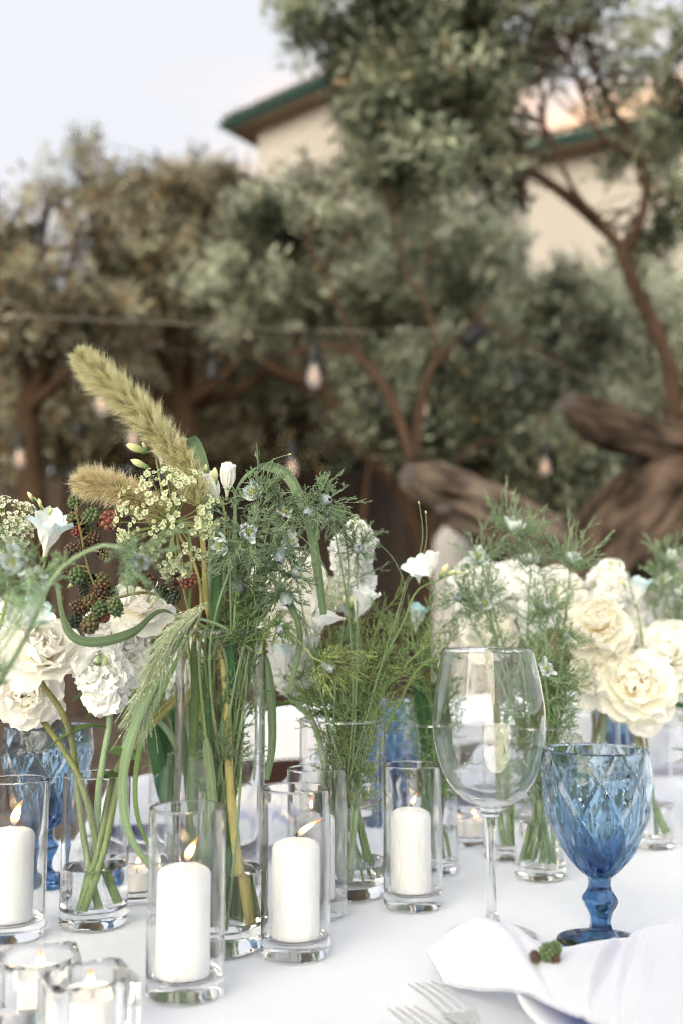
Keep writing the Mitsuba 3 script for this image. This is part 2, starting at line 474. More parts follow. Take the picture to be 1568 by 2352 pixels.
def tealight(x, y, s, h, rot, label, where):
    n = 160
    rings = [(.0, .0, 16), (s - .003, .0, 16), (s - .0006, .0008, 16), (s, .002, 16), (s, h - .0024, 16), (s - .0005, h - .0007, 16), (s - .002, h, 14)]
    ri = s * .85
    rings += [(ri + .0015, h, 2), (ri, h - .002, 2), (ri, h * .30, 2), (ri - .003, h * .24, 2), (0, h * .24, 2)]
    v = np.vstack([np.c_[rounded_square(max(q, 1e-6), e, n), np.full(n, z)] for q, z, e in rings])
    i, j = np.meshgrid(np.arange(len(rings) - 1), np.arange(n), indexing='ij')
    k = (j + 1) % n
    f = np.stack([i * n + j, i * n + k, (i + 1) * n + k, (i + 1) * n + j], -1).reshape(-1, 4)
    m = trimesh.Trimesh(v, np.vstack([f[:, [0, 1, 2]], f[:, [0, 2, 3]]]), process=False)
    if m.volume < 0:
        m.invert()
    key = thing('tealight_glass', f'thick square glass block {where}', 'candle holder', 'square glass tealight holders')
    scene[key] = mikit.ply(m, M_GLASS, smooth=32, to_world=move(x, y, TT, rot))
    tk = thing('tealight', label, 'candle', 'tealights in square glass holders')
    z0, rc, hc = TT + h * .24 + .0003, s * .76, h * .46
    cup = lathe([(0, 0), (rc, 0), (rc, hc * .92), (rc - .0006, hc), (rc - .0012, hc * .92), (rc - .0016, hc * .85), (rc * .4, hc * .83), (0, hc * .84)], 48)
    MB().add(cup.vertices, cup.faces, (.90, .86, .80)).put(part(tk, 'wax'), M_CHINA, smooth=False, to_world=move(x, y, z0))
    MB().add(*tube([[0, 0, hc * .8], [0, 0, hc * .8 + .004], [.0008, 0, hc * .8 + .007]], .0006, 6)).put(part(tk, 'wick'), M_SOOT, colour=False, to_world=move(x, y, z0))
    fv, ff, fc = flame_mesh(.0145, .0031, (.08, 0), (-.05, 0))
    fk = part(tk, 'flame')
    scene[fk] = mikit.ply((fv + [.0006, 0, hc * .8 + .004], ff), {'type': 'diffuse', 'reflectance': rgb(.0)}, smooth=True, color=fc, to_world=move(x, y, z0))
    scene[fk]['emitter'] = {'type': 'area', 'radiance': VC}


tealight(-.1617, .6684, .0275, .039, 28, 'lit tealight in the front square glass block, bottom left corner', 'in the bottom left corner, nearer the camera')
tealight(-.2057, .7082, .0272, .038, 20, 'lit tealight in the second square glass block, left of the front one', 'at the bottom of the left edge, behind the nearest block')
tealight(.160, 1.25, .026, .040, 15, 'small lit tealight far back, left of the wine glass stem', 'far back beside the wine glass stem')
tealight(-.198, 1.0, .025, .038, 10, 'small tealight between the short vase and the front candle', 'between the short vase and the front candle')


# ------------------------------------------------------------------ the wine glass
def wine_glass(x, y, label):
    out = [(0, 0), (.036, 0), (.0365, .0007), (.0362, .0014), (.026, .0032), (.012, .0062), (.0062, .012), (.0042, .022), (.0036, .045), (.0035, .07), (.0040, .088), (.0056, .098),
           (.0085, .1035), (.0125, .1068)]
    bowl = spline([(.0125, .1068), (.023, .1140), (.035, .1275), (.0435, .1485), (.0478, .175), (.0468, .200), (.0425, .226), (.0385, .2455)], 34)[1:]
    th = .0010
    t = norm(np.gradient(bowl, axis=0))
    inner = bowl - th * np.stack([t[:, 1], -t[:, 0]], 1)
    rim = [(bowl[-1][0] - th / 2, bowl[-1][1] + th / 2)]
    ins = inner[::-1]
    ins = ins[ins[:, 0] > .012]
    tail = [(.0105, .1098), (.006, .1085), (0, .1080)]
    m = lathe([*out, *map(tuple, bowl), *rim, *map(tuple, ins), *tail], 96)
    k = thing('wine_glass', label, 'wine glass')
    scene[k] = mikit.ply(m, M_GLASS, smooth=50, to_world=move(x, y).scale([1.025, 1.025, .985]))


wine_glass(.1279, .8816, 'empty clear stemmed wine glass standing left of the blue goblet')


# ------------------------------------------------------------------ blue goblets pressed in a diamond pattern
def goblet_mesh():
    px = 7.77e-5 / 1.0
    zc = lambda y: (2205 - y) * px
    prof = np.array([(165, 1480), (240, 1400), (318, 1300), (424, 1100), (505, 900), (545, 700), (571, 500), (574, 400), (571, 300), (564, 200), (560, 152)], float)
    zz, rr = zc(prof[:, 1]), prof[:, 0] * px
    R = CubicSpline(zz, rr)
    per = 8
    nphi = per * 32
    # rows of diamond nodes at picture heights 450, 840, 1190, 1480
    nodes = np.array([1480, 1190, 840, 450, 60.0])
    zn = zc(nodes)
    rows = np.arange(0, 4 * 16 + 1)
    zrow = np.interp(rows / 16, np.arange(5), zn)
    keep = zrow <= zc(152) + 1e-9
    zrow = np.r_[zrow[keep], zc(152)]
    vrow = np.r_[rows[keep] / 16, np.interp(zc(152), zn, np.arange(5))]
    u = np.arange(nphi) / 32
    uu, vv = np.meshgrid(u, vrow)
    a, b = uu + vv / 2 + .25, uu - vv / 2 + .25
    fa, fb = np.abs(a - np.round(a)), np.abs(b - np.round(b))       # distance to the two sets of grooves
    hgt = np.minimum(fa, fb) * 2
    fan = np.abs(np.mod(uu * 2 + .5, 1) - .5)                       # the upright crease down each diamond
    hgt = .45 * np.clip(hgt / .20, 0, 1) + .75 * hgt - .16 * np.exp(-(fan / .06) ** 2) * (hgt > .2)
    ridge = np.abs((uu + .25 + .5 * np.floor(vv + .5)) - np.round(uu + .25 + .5 * np.floor(vv + .5)))
    depth = .0034 * (1 - .65 * mikit_s(2.85, 3.15, vv)) * (.55 + .45 * mikit_s(0, .5, vv))
    disp = (hgt - .5) * depth
    r = R(np.clip(zrow, zz[0], zz[-1]))[:, None] + disp
    r[-1] = R(zz[-1])
    phi = uu * (2 * np.pi / per) + math.radians(-10.6 - 45 * .25) - math.pi / 2
    P = np.stack([r * np.cos(phi), r * np.sin(phi), np.broadcast_to(zrow[:, None], r.shape)], -1)
    n = nphi
    i, j = np.meshgrid(np.arange(len(zrow) - 1), np.arange(n), indexing='ij')
    k = (j + 1) % n
    q00, q01, q10, q11 = i * n + j, i * n + k, (i + 1) * n + j, (i + 1) * n + k
    H = disp.reshape(-1)
    d1 = np.abs(H[q00] + H[q11] - H[q01] - H[q10])
    low1 = (H[q00] + H[q11]) < (H[q01] + H[q10])
    A = np.stack([q00, q01, q11, q00, q11, q10], -1).reshape(-1, 6)
    B = np.stack([q00, q01, q10, q01, q11, q10], -1).reshape(-1, 6)
    fo = np.where(low1.reshape(-1, 1), A, B).reshape(-1, 3)
    outer = (P.reshape(-1, 3), fo)
    # the octagonal foot and stem below, then the smooth inside
    stem = [(0, 0), (.0345, 0), (.0358, .0008), (.0352, .0018), (.030, .0030), (.022, .0038), (.0155, .0045), (.0140, .006), (.0115, .0075), (.0092, .011), (.0080, .016), (.0085, .021),
            (.0098, .0255), (.0128, .0305), (.0141, .0345), (.0135, .0370), (.0116, .0400), (.0092, .0440), (.0086, .0480), (.0090, .0525), (.0128 * 1.0, .0563)]
    sv = []
    for q, z in stem:
        oct_ = np.clip((.034 - q) / .01, 0, 1) * np.clip((z - .003) / .003, 0, 1) * np.clip((.0563 - z) / .003, 0, 1)
        ang = phi[0]
        m8 = np.mod(ang + math.pi / 8, math.pi / 4) - math.pi / 8
        rr8 = q * (oct_ * math.cos(math.pi / 8) / np.cos(m8) * 1.04 + (1 - oct_))
        sv.append(np.stack([rr8 * np.cos(ang), rr8 * np.sin(ang), np.full(n, z)], 1))
    th = .0034
    zi = np.r_[zc(152), np.linspace(zc(165), zc(1400) + .001, 26)]
    ri = np.maximum(R(np.clip(zi, zz[0], zz[-1])) - th, .001)
    ri[0] = R(zz[-1]) - .0022
    iv = [np.stack([q * np.cos(phi[0]), q * np.sin(phi[0]), np.full(n, z)], 1) for q, z in zip(ri, zi)]
    iv += [np.stack([q * np.cos(phi[0]), q * np.sin(phi[0]), np.full(n, z)], 1) for q, z in ((ri[-1] * .72, zi[-1] - .0035), (ri[-1] * .35, zi[-1] - .0058), (1e-5, zi[-1] - .0062))]
    rimv = [np.stack([q * np.cos(phi[0]), q * np.sin(phi[0]), np.full(n, zc(152) + .0009)], 1) for q in (R(zz[-1]) - .0005, R(zz[-1]) - .0016)]

    def strip(rings):
        v = np.vstack(rings)
        i, j = np.meshgrid(np.arange(len(rings) - 1), np.arange(n), indexing='ij')
        k = (j + 1) % n
        q = np.stack([i * n + j, i * n + k, (i + 1) * n + k, (i + 1) * n + j], -1).reshape(-1, 4)
        return v, np.vstack([q[:, [0, 1, 2]], q[:, [0, 2, 3]]])
    first, last = P[0], P[-1]
    lower = strip(sv + [first])
    inside = strip([last] + rimv + iv)
    m = MB().add(*lower).add(*outer).add(*inside)
    return trimesh.Trimesh(np.vstack(m.v), np.vstack(m.f), process=False)


def mikit_s(a, b, x):
    t = np.clip((np.asarray(x, float) - a) / (b - a), 0, 1)
    return t * t * (3 - 2 * t)


gm = goblet_mesh()
chk = gm.copy()
chk.merge_vertices()
if chk.volume < 0:
    gm.invert()
GOBLET = mikit.ply(gm, M_BLUE, smooth=14)
for x, y, rz, lab in [
        (.2153, .8627, 0, 'deep blue pressed glass goblet standing in front at the right'),
        (-.3074, 1.0657, 9, 'blue pressed glass goblet behind the candle at the left edge'),
        (.0845, 1.4517, 20, 'blurred blue goblet seen between the middle vase and the wine glass'),
        (.050, 1.385, 5, 'blurred blue goblet partly hidden behind the wide vase of feathery greens'),
        (.475, 1.735, 12, 'blurred blue goblet far back above the rim of the front blue goblet')]:
    k = thing('blue_goblet', lab, 'goblet', 'blue pressed glass goblets')
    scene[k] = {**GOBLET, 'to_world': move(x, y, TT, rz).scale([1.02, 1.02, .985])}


# ------------------------------------------------------------------ plates, napkins, forks
def plate(x, y, label, r=.135):
    k = thing('plate', label, 'plate')
    pr = [(0, .004), (r * .55, .004), (r * .60, .003), (r * .62, .006), (r * .75, .011), (r * .97, .0185), (r, .0195), (r * 1.005, .0205), (r * .995, .0218), (r * .97, .0212), (r * .74, .0142), (r * .60, .0092), (r * .5, .0085), (0, .0085)]
    m = lathe(pr, 120)
    v = np.array(m.vertices)
    q = np.linalg.norm(v[:, :2], axis=1) / r
    a = np.arctan2(v[:, 1], v[:, 0])
    c = np.where((q > .60)[:, None] & (q < .965)[:, None], np.where((np.mod(a * 60 / math.pi, 1) > .4)[:, None], (.16, .17, .40), (.42, .44, .62)), (.80, .80, .83))
    mb = MB().add(v, m.faces, c)
    mb.put(k, M_CHINA, to_world=move(x, y))


plate(.250, .672, 'white plate with a dark blue patterned rim under the draped napkin')
plate(-.157, 1.27, 'white plate with dark blue rim on the far side, behind the short vase')
plate(.256, 1.59, 'white plate with blue rim far back, seen through the wine glass', .125)


def napkin_sheet(k, back, front, left, right, folds, n=90, m=60, thick=.0022, seed=1):
    """A draped cloth between two edge curves, with folds (s centre, width, height, slant)."""
    import meshkit
    B, Fr = spline(back, n), spline(front, n)
    s, t = np.linspace(0, 1, n)[:, None], np.linspace(0, 1, m)[None, :]
    P = B[:, None] * (1 - t[..., None]) + Fr[:, None] * t[..., None]
    P[..., 2] += left * np.sin(np.pi * t) ** .8 * np.sin(np.pi * np.clip(s * .9 + .05, 0, 1))
    for c, w, hh, sl in folds:
        P[..., 2] += hh * np.exp(-((s - c - sl * (t - .5)) / w) ** 2) * np.sin(np.pi * np.clip(t * .92 + .06, 0, 1)) ** .6
    P[..., 2] += right * (meshkit.fbm(P * [22, 30, 5] + seed, 3, seed) - .5)
    top = P.reshape(-1, 3)
    bot = top - [0, 0, thick]
    i, j = np.meshgrid(np.arange(n - 1), np.arange(m - 1), indexing='ij')
    q = np.stack([i * m + j, (i + 1) * m + j, (i + 1) * m + j + 1, i * m + j + 1], -1).reshape(-1, 4)
    edge = np.r_[np.arange(m), np.arange(1, n) * m + m - 1, (n - 1) * m + np.arange(m - 2, -1, -1), np.arange(n - 2, 0, -1) * m]
    nx = np.roll(edge, -1)
    e = np.stack([edge, nx, nx + n * m, edge + n * m], 1)
    MB().add(np.vstack([top, bot]), np.vstack([q[:, ::-1], q + n * m, e])).put(k, M_NAPKIN, colour=False)


nk = thing('napkin', 'white cloth napkin draped over the plate in the bottom right corner', 'napkin')
napkin_sheet(nk,
             [on_table(978, 2190, TT + .012), on_table(1040, 2132, TT + .033), on_table(1110, 2112, TT + .043), on_table(1180, 2128, TT + .044), on_table(1240, 2168, TT + .037), on_table(1310, 2174, TT + .034), on_table(1395, 2164, TT + .039), on_table(1490, 2134, TT + .046), on_table(1610, 2108, TT + .050)],
             [on_table(1015, 2256, TT + .004), on_table(1078, 2272, TT + .008), on_table(1150, 2270, TT + .019), on_table(1215, 2284, TT + .027), on_table(1310, 2330, TT + .031), on_table(1420, 2368, TT + .038), on_table(1520, 2410, TT + .042), on_table(1640, 2450, TT + .046)],
             .009, .004, [(.60, .05, .003, -.10), (.655, .011, .0065, -.09), (.685, .02, -.004, -.08), (.735, .014, .0060, -.05), (.80, .03, .003, -.02), (.42, .04, -.004, .22), (.30, .05, .004, .18)], n=150, m=80, seed=2, thick=.0012)

for bx, by, lab in [(-.246, 1.245, 'folded white napkin standing on the far plate behind the candle at the left edge'), (.243, 1.57, 'folded white napkin on the plate far back, seen through the wine glass'),
                    (-.02, 1.53, 'folded white napkin on the far side, between the tallest vase and the candles'), (.627, 1.86, 'folded white napkin far back at the right, behind the goblet rim')]:
    k = thing('napkin', lab, 'napkin')
    c = np.array([bx, by, TT])
    napkin_sheet(k, [c + (-.07, .05, .012), c + (-.03, .06, .055), c + (.02, .055, .07), c + (.08, .05, .02)], [c + (-.085, -.05, .014), c + (-.03, -.06, .03), c + (.02, -.055, .035), c + (.09, -.05, .014)],
                 .02, .012, [(.35, .06, .014, .1), (.7, .05, .012, -.1)], n=40, m=24, seed=int(bx * 100) + 40)


def fork(tip, d, label):
    """A table fork lying on the cloth with its tines pointing away from the handle along -d."""
    k = thing('fork', label, 'fork', 'forks left of the plate')
    d = norm(np.r_[d, 0])
    w = np.array([-d[1], d[0], 0])
    tip = np.asarray(tip)
    mb = MB()

    def bar(p, r, fl):
        v, f = tube(p, r, 8)
        c = np.repeat(p, 8, 0)
        c = np.vstack([c, p[:1], p[-1:]])
        o = v - c
        o[:, 2] *= fl
        mb.add(c + o, f)
    for q in (-1.5, -.5, .5, 1.5):
        s = np.linspace(0, .070, 12)
        arch = .0030 + .0045 * np.sin(s / .070 * math.pi * .62)
        p = tip + s[:, None] * d + (q * .0068 * np.clip(.86 + s * 3, 0, 1))[:, None] * w + np.c_[s * 0, s * 0, arch]
        bar(p, (.0004) + .0007 * np.clip(s / .012, 0, 1), .9)
    s = np.linspace(.068, .090, 8)
    arch = .0030 + .0045 * np.sin(np.clip(s / .070, 0, 1.6) * math.pi * .62)
    v, q, _ = ribbon(tip + s[:, None] * d + np.c_[s * 0, s * 0, arch], .0112 * np.cos((s - .068) / .022 * 1.15) + .001, w, fold=.08, cols=7)
    mb.add(v, q).add(v - [0, 0, .0018], q[:, ::-1])
    s = np.linspace(.087, .200, 16)
    bar(tip + s[:, None] * d + np.c_[s * 0, s * 0, (.0070) - .0045 * np.sin(np.clip((s - .087) / .113, 0, 1) * math.pi / 2)], np.interp(s, [.087, .115, .175, .20], [.003, .0028, .0065, .0055]), .35)
    mb.put(k, M_STEEL, colour=False)


fork(on_table(962, 2268, TT + .006), (.29, -.957), 'silver table fork with its tines beside the napkin, nearer the plate')
fork(on_table(918, 2325, TT + .006), (.29, -.957), 'silver fork left of the other fork, at the bottom edge')

# ------------------------------------------------------------------ buildings behind the trees
def eave_building(name, label, corner, direc, length, depth, wall_h, over, tile_w, windows, back_dir=None):
    """A plastered house seen from below: facade from the corner along direc, soffit, green gutter and a row of barrel tiles along the eave."""
    k = thing(name, label, 'building')
    d = norm(np.r_[direc, 0])
    inn = np.array([-d[1], d[0], 0])
    if inn[1] < 0:
        inn = -inn
    c = np.asarray(corner, float)               # the corner of the eave (gutter level)
    w0 = c + d * over + inn * over
    rot = math.atan2(d[1], d[0])
    zt = c[2] - .10
    mid = w0 + d * (length / 2) + inn * (depth / 2)
    # facade with real window openings
    from shapely.geometry import box as sbox
    poly = sbox(0, 0, length, zt)
    for (s, z, ww, hh) in windows:
        poly = poly.difference(sbox(s, z, s + ww, z + hh))
    f = trimesh.creation.extrude_polygon(poly, .3, engine='earcut')
    v = np.array(f.vertices)
    v = w0 + v[:, :1] * d + v[:, 2:] * inn + v[:, 1:2] * np.array([0, 0, 1.0])
    v[:, 2] -= w0[2]
    mb = MB().add(v, f.faces)
    for a, b in (((length - .15) * 1.0, depth), (.15, depth)):
        p = w0 + d * a + inn * (depth / 2 + .3)
        mb.add(*box(p[0], p[1], zt / 2, .3, depth, zt, rot))
    mb.put(part(k, 'wall'), M_STUCCO, smooth=False, colour=False)
    for (s, z, ww, hh) in windows:
        p = w0 + d * (s + ww / 2) + inn * .12
        wk = part(k, 'window')
        fm = MB()
        for (a, b, cx, cz) in ((ww, .08, 0, hh / 2 - .04), (ww, .08, 0, -hh / 2 + .04), (.07, hh - .16, ww / 2 - .035, 0), (.07, hh - .16, -ww / 2 + .035, 0), (.05, hh - .16, 0, 0)):
            q = p + d * cx
            fm.add(*box(q[0], q[1], z + hh / 2 + cz, a, .07, b, rot), (.62, .64, .66))
        fm.put(wk, M_PAINTED, smooth=False)
        MB().add(*box(*(p + inn * .05)[:2], z + hh / 2, ww - .1, .012, hh - .1, rot)).put(part(wk, 'pane'), M_WINDOW, smooth=False, colour=False)
    # soffit slab and roof
    so = MB()
    p = c + d * ((length + 2 * over) / 2) + inn * ((depth + 2 * over) / 2)
    so.add(*box(p[0], p[1], zt + .055, length + 2 * over, depth + 2 * over, .10, rot), (.24, .17, .12))
    so.put(part(k, 'soffit'), M_PAINTED, smooth=False)
    rise = (depth / 2 + over) * .34
    L, W = length + 2 * over, depth + 2 * over
    hip = W * .5
    loc = np.array([[0, 0, 0], [L, 0, 0], [L, W, 0], [0, W, 0], [hip, W / 2, rise], [max(L - hip, hip + .1), W / 2, rise]])
    rv = c + loc[:, :1] * d + loc[:, 1:2] * inn + np.array([0, 0, 1.0]) * (loc[:, 2:] + .02)
    rk = part(k, 'roof')
    MB().add(rv, [[0, 1, 5], [0, 5, 4], [1, 2, 5], [2, 3, 4], [2, 4, 5], [3, 0, 4]], (.34, .20, .14)).put(rk, M_PAINTED, smooth=False)
    rng = np.random.default_rng(len(k))
    arc = np.linspace(0, math.pi, 7)
    runs = [(c, d, inn, L), (c, inn, d, W)]
    for o, al, ac, ln in runs:
        for i in range(int(min(ln, 9) / tile_w)):
            q = o + al * (i + .5) * tile_w - ac * .07 + np.array([0, 0, .085 + rng.uniform(-.012, .012)])
            s = np.array([0, .45])
            pts = [q + ac * t + np.array([0, 0, t * .34]) + tile_w * .5 * (al * math.cos(a) + np.array([0, 0, 1]) * math.sin(a)) for t in s for a in arc]
            fq = [[j, j + 1, 8 + j, 7 + j] for j in range(6)]
            col = np.array([.36, .22, .15]) * rng.uniform(.7, 1.25)
            MB().add(np.array(pts), np.array(fq), col).put(part(rk, 'tile'), M_PAINTED)
    gt = MB()
    for o, al, ac, ln in runs:
        a = np.linspace(-math.pi, 0, 7)
        prof = np.stack([np.cos(a) * .075, np.sin(a) * .085], 1)
        pts = [o + al * t - ac * .075 + ac * x + np.array([0, 0, z + .01]) for t in (-.08, ln) for x, z in prof]
        gt.add(np.array(pts), np.array([[j, j + 1, 8 + j, 7 + j] for j in range(6)]), (.045, .13, .115))
        fb = o + al * ln / 2 + ac * .015
        gt.add(*box(fb[0], fb[1], c[2] - .06, ln, .03, .16, math.atan2(al[1], al[0])), (.05, .12, .105))
    gt.put(part(k, 'gutter'), M_PAINTED, smooth=False)
    return k


c1 = at(516, 286, 22.0)
eave_building('house', 'sand coloured house with tiled hip roof, its eave corner against the sky', c1, (.78, -.62), 4.2, 6, None, .56, .21,
              [(1.6, 7.4, .8, 1.3), (3.2, 7.4, .8, 1.3), (1.6, 4.2, .8, 1.3), (3.2, 4.2, .8, 1.3)])
c2 = at(1120, 352, 18.5)
eave_building('house', 'sand coloured house with green gutter behind the right olive tree', c2, (.90, -.43), 8.5, 6, None, .6, .2,
              [(1.6, 5.1, .75, 1.1), (4.3, 5.1, .75, 1.1), (1.6, 2.2, .75, 1.1), (4.3, 2.2, .75, 1.1)])

# low walls and fence behind the trees
def plank_fence(x0, x1, y0, y1, h, label, w=.20):
    k = thing('timber_fence', label, 'fence')
    rng = np.random.default_rng(9)
    L = math.hypot(x1 - x0, y1 - y0)
    n = int(L / w)
    rot = math.atan2(y1 - y0, x1 - x0)
    for i in range(n):
        t = (i + .5) / n
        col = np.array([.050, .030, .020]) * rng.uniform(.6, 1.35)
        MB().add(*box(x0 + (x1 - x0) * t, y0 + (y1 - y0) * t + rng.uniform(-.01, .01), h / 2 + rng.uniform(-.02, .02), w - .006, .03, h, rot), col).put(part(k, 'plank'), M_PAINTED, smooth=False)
    for z in (.4, h - .35):
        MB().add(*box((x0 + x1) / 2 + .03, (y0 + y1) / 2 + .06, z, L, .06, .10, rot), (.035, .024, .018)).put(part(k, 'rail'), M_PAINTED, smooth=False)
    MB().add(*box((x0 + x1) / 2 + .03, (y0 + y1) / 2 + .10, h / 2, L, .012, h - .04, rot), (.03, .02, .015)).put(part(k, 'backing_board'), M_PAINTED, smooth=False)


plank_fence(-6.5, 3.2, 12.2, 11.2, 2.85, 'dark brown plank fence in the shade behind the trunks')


def wall_of_blocks(name, label, cat, x0, y0, x1, y1, h, t, course, bl, seed):
    k = thing(name, label, cat)
    rng = np.random.default_rng(seed)
    L, rot = math.hypot(x1 - x0, y1 - y0), math.atan2(y1 - y0, x1 - x0)
    for r in range(int(h / course)):
        s = -rng.uniform(0, bl)
        while s < L:
            e = s + bl * rng.uniform(.75, 1.3)
            a, b = max(s, 0), min(e, L)
            if b - a > .05:
                q = (a + b) / 2 / L
                MB().add(*box(x0 + (x1 - x0) * q, y0 + (y1 - y0) * q, (r + .5) * course, b - a - .012, t + rng.uniform(-.015, .015), course - .012, rot)).put(part(k, 'stone'), M_STONE, smooth=False, colour=False)
            s = e
    MB().add(*box((x0 + x1) / 2, (y0 + y1) / 2, h / 2 - .03, L - .02, t * .8, h - .06, rot)).put(part(k, 'mortar'), M_STONE, smooth=False, colour=False)


wall_of_blocks('stone_wall', 'pale grey stone wall behind the forked trunk of the right olive tree', 'wall', 1.12, 7.3, 3.6, 6.6, 1.90, .3, .33, .6, 1)
wall_of_blocks('garden_wall', 'light stone wall far back beside the middle of the dark fence', 'wall', -.55, 13.6, .55, 13.5, 3.5, .3, .38, .7, 2)
k = thing('stone_post', 'pale rounded stone post under the sawn olive limb', 'post')
ps = at(1040, 1447, 5.6)
MB().add(*(lambda m: (np.array(m.vertices) + [ps[0], ps[1], 0], m.faces))(lathe([(0, 0), (.13, 0), (.13, .05), (.115, .07), (.115, 1.42), (.10, 1.52), (.06, 1.58), (0, 1.60)], 32))).put(k, M_STONE, colour=False)
# ------------------------------------------------------------------ red-brown chairs across the table
def chair(s, label, off=.72):
    k = thing('wooden_chair', label, 'chair', 'red-brown wooden chairs across the table')
    c = LINE + U * s + N * off
    rot = math.atan2(U[1], U[0])
    W = (.055, .024, .016)

    def bar(a, b, r):
        a, b = np.array(a), np.array(b)
        P = [c + U * q[0] + N * q[1] + np.array([0, 0, q[2]]) for q in (a, (a + b) / 2, b)]
        return tube(spline(P, 8), r, 10)
    mb = MB()
    mb.add(*box(*(c + N * .0)[:2], .455, .42, .42, .035, rot), W)
    mb.put(part(k, 'seat'), M_PAINTED, smooth=False)
    for x in (-1, 1):
        MB().add(*bar((x * .19, -.19, 0), (x * .19, -.19, .44), .019), W).put(part(k, 'leg'), M_PAINTED)
        MB().add(*bar((x * .19, .21, 0), (x * .20, .26, .79), .016), W).put(part(k, 'leg'), M_PAINTED)
    for z, h in ((.70, .045), (.58, .03)):
        m = MB()
        a = np.linspace(-.2, .2, 9)
        P = np.array([c + U * q + N * (.262 + .25 * (q ** 2) * -1 + .012 - .05 * (.83 - z)) + np.array([0, 0, z + .02 * (1 - (q / .2) ** 2)]) for q in a])
        v, q, _ = ribbon(P, h / 2, np.array([0, 0, 1.0]), fold=0, cols=3)
        m.add(v, q, W).add(v + N * .022, q[:, ::-1], W)
        m.put(part(k, 'back_rail'), M_PAINTED, smooth=False)


chair(.12, 'red-brown wooden chair opposite, behind the white stock flower at the left')
chair(.66, 'red-brown wooden chair just right of the tallest vase')
chair(1.22, 'red-brown wooden chair behind the wine glass')

# ------------------------------------------------------------------ olive trees
def leaf_cloud(mb, blobs, leaf, rng, tones, per=11, twig=.24, dens=.56):
    """Leafy twigs scattered through ellipsoids (centre, radii, count): opposite pairs of narrow leaves along each twig."""
    import meshkit
    for c, r, cnt in blobs:
        c, r = np.asarray(c), np.asarray(r) * 1.14
        cnt = int(cnt * dens)
        p = norm(rng.normal(size=(cnt * 4, 3))) * rng.uniform(0, 1, (cnt * 4, 1)) ** .34
        q = c + p * r
        keep = meshkit.fbm(q * (4.6 if leaf < .08 else 3.6), 3, 4) + rng.uniform(-.05, .05, len(q)) > .49
        q, p = q[keep][:cnt], p[keep][:cnt]
        n = len(q)
        u = norm(p * .6 + .8 * rng.normal(size=(n, 3)) + [0, 0, .35])
        side = norm(np.cross(u, rng.normal(size=(n, 3))))
        up2 = np.cross(u, side)
        s = np.linspace(-.5, .5, per)
        ang = np.arange(per) * 2.4 + rng.uniform(0, 6.28, (n, 1))
        sd = side[:, None] * np.cos(ang)[..., None] + up2[:, None] * np.sin(ang)[..., None]
        base = q[:, None] + u[:, None] * (s * twig)[None, :, None]
        d = norm(u[:, None] * .8 + sd * .8 + rng.normal(size=(n, per, 3)) * .15)
        w = norm(np.cross(d, rng.normal(size=(n, per, 3))))
        L = leaf * rng.uniform(.65, 1.3, (n, per, 1))
        W = L * .155
        v = np.stack([base, base + d * L * .5 + w * W, base + d * L, base + d * L * .5 - w * W], 2).reshape(-1, 3)
        f = np.arange(n * per)[:, None] * 4
        f = np.vstack([f + [0, 1, 2], f + [0, 2, 3]])
        t = np.clip(.53 + 3.7 * (meshkit.fbm(q * 4.5 + 9, 2, 8)[:, None] - .5) + .22 * rng.normal(size=(n, 1)) + .30 * rng.normal(size=(n, per)), 0, 1).reshape(-1, 1)  # lit and shaded clumps of foliage put into the leaf colour
        col = np.asarray(tones[0]) * (1 - t) + np.asarray(tones[1]) * t
        br = rng.uniform(size=(n * per, 1)) < tones[3]
        col = np.where(br, np.asarray(tones[2]) * rng.uniform(.6, 1.2, (n * per, 1)), col)
        mb.add(v, f, np.repeat(col, 4, 0))


def blobs_of(spec, depth_scale=1.0):
    """(view x, view y, view rx, view ry, distance, depth radius, twigs) -> ellipsoids in metres."""
    out = []
    for vx, vy, rx, ry, d, dr, n in spec:
        c = at(vx, vy, d)
        m = d / F * 1.05
        out.append((c, (rx * m, dr, ry * m), n))
    return out


def limb(mb, pts, r0, r1, rng, sides=12, knob=.12, n=30, cap=False, tones=((.022, .016, .012), (.19, .138, .105))):
    import meshkit
    old = r0 > .11                                   # an old trunk is fluted, furrowed and slightly twisted
    if old:
        sides, n = 110, n * 2
    p = spline(pts, n)
    r = np.linspace(r0, r1, n) * (np.sqrt(np.clip(1 - (np.linspace(0, 1, n) / 1.004) ** 18, .30, 1)) if cap else 1.0)
    r = r * (1 + knob * np.sin(np.linspace(0, 9, n) + rng.uniform(0, 6)) * rng.uniform(.4, 1))
    v, f = tube(p, r, sides)
    c = np.vstack([np.repeat(p, sides, 0), p[:1], p[-1:]])
    o = v - c
    m = meshkit.fbm(v * (1.2 / max(r0, .02)) * .5, 4, 3)[:, None]
    w = 1 + knob * 3.2 * (m - .5)
    col = (.2, .15, .1)
    if old:
        s_ = np.r_[np.repeat(np.linspace(0, 1, n) * np.linalg.norm(p[-1] - p[0]), sides), 0, 1]
        a_ = np.r_[np.tile(np.arange(sides) / sides * 2 * np.pi, n), 0, 0] + s_ * .35
        fl = meshkit.fbm(np.stack([np.cos(a_) * 1.9, np.sin(a_) * 1.9, s_ * 1.0], -1), 2, 9)
        fu = meshkit.fbm(np.stack([np.cos(a_) * 5.5, np.sin(a_) * 5.5, s_ * 6.5], -1), 3, 19)
        w = w + .42 * (fl[:, None] - .5) + .20 * (fu[:, None] - .5)
        t = np.clip((fu - .33) / .36, 0, 1) * (.55 + .9 * np.clip(meshkit.fbm(v * 3.1, 2, 7) - .2, 0, 1))
        col = mixc(tones[0], tones[1], np.clip(t, 0, 1))
    mb.add(c + o * w, f, col)
    return p


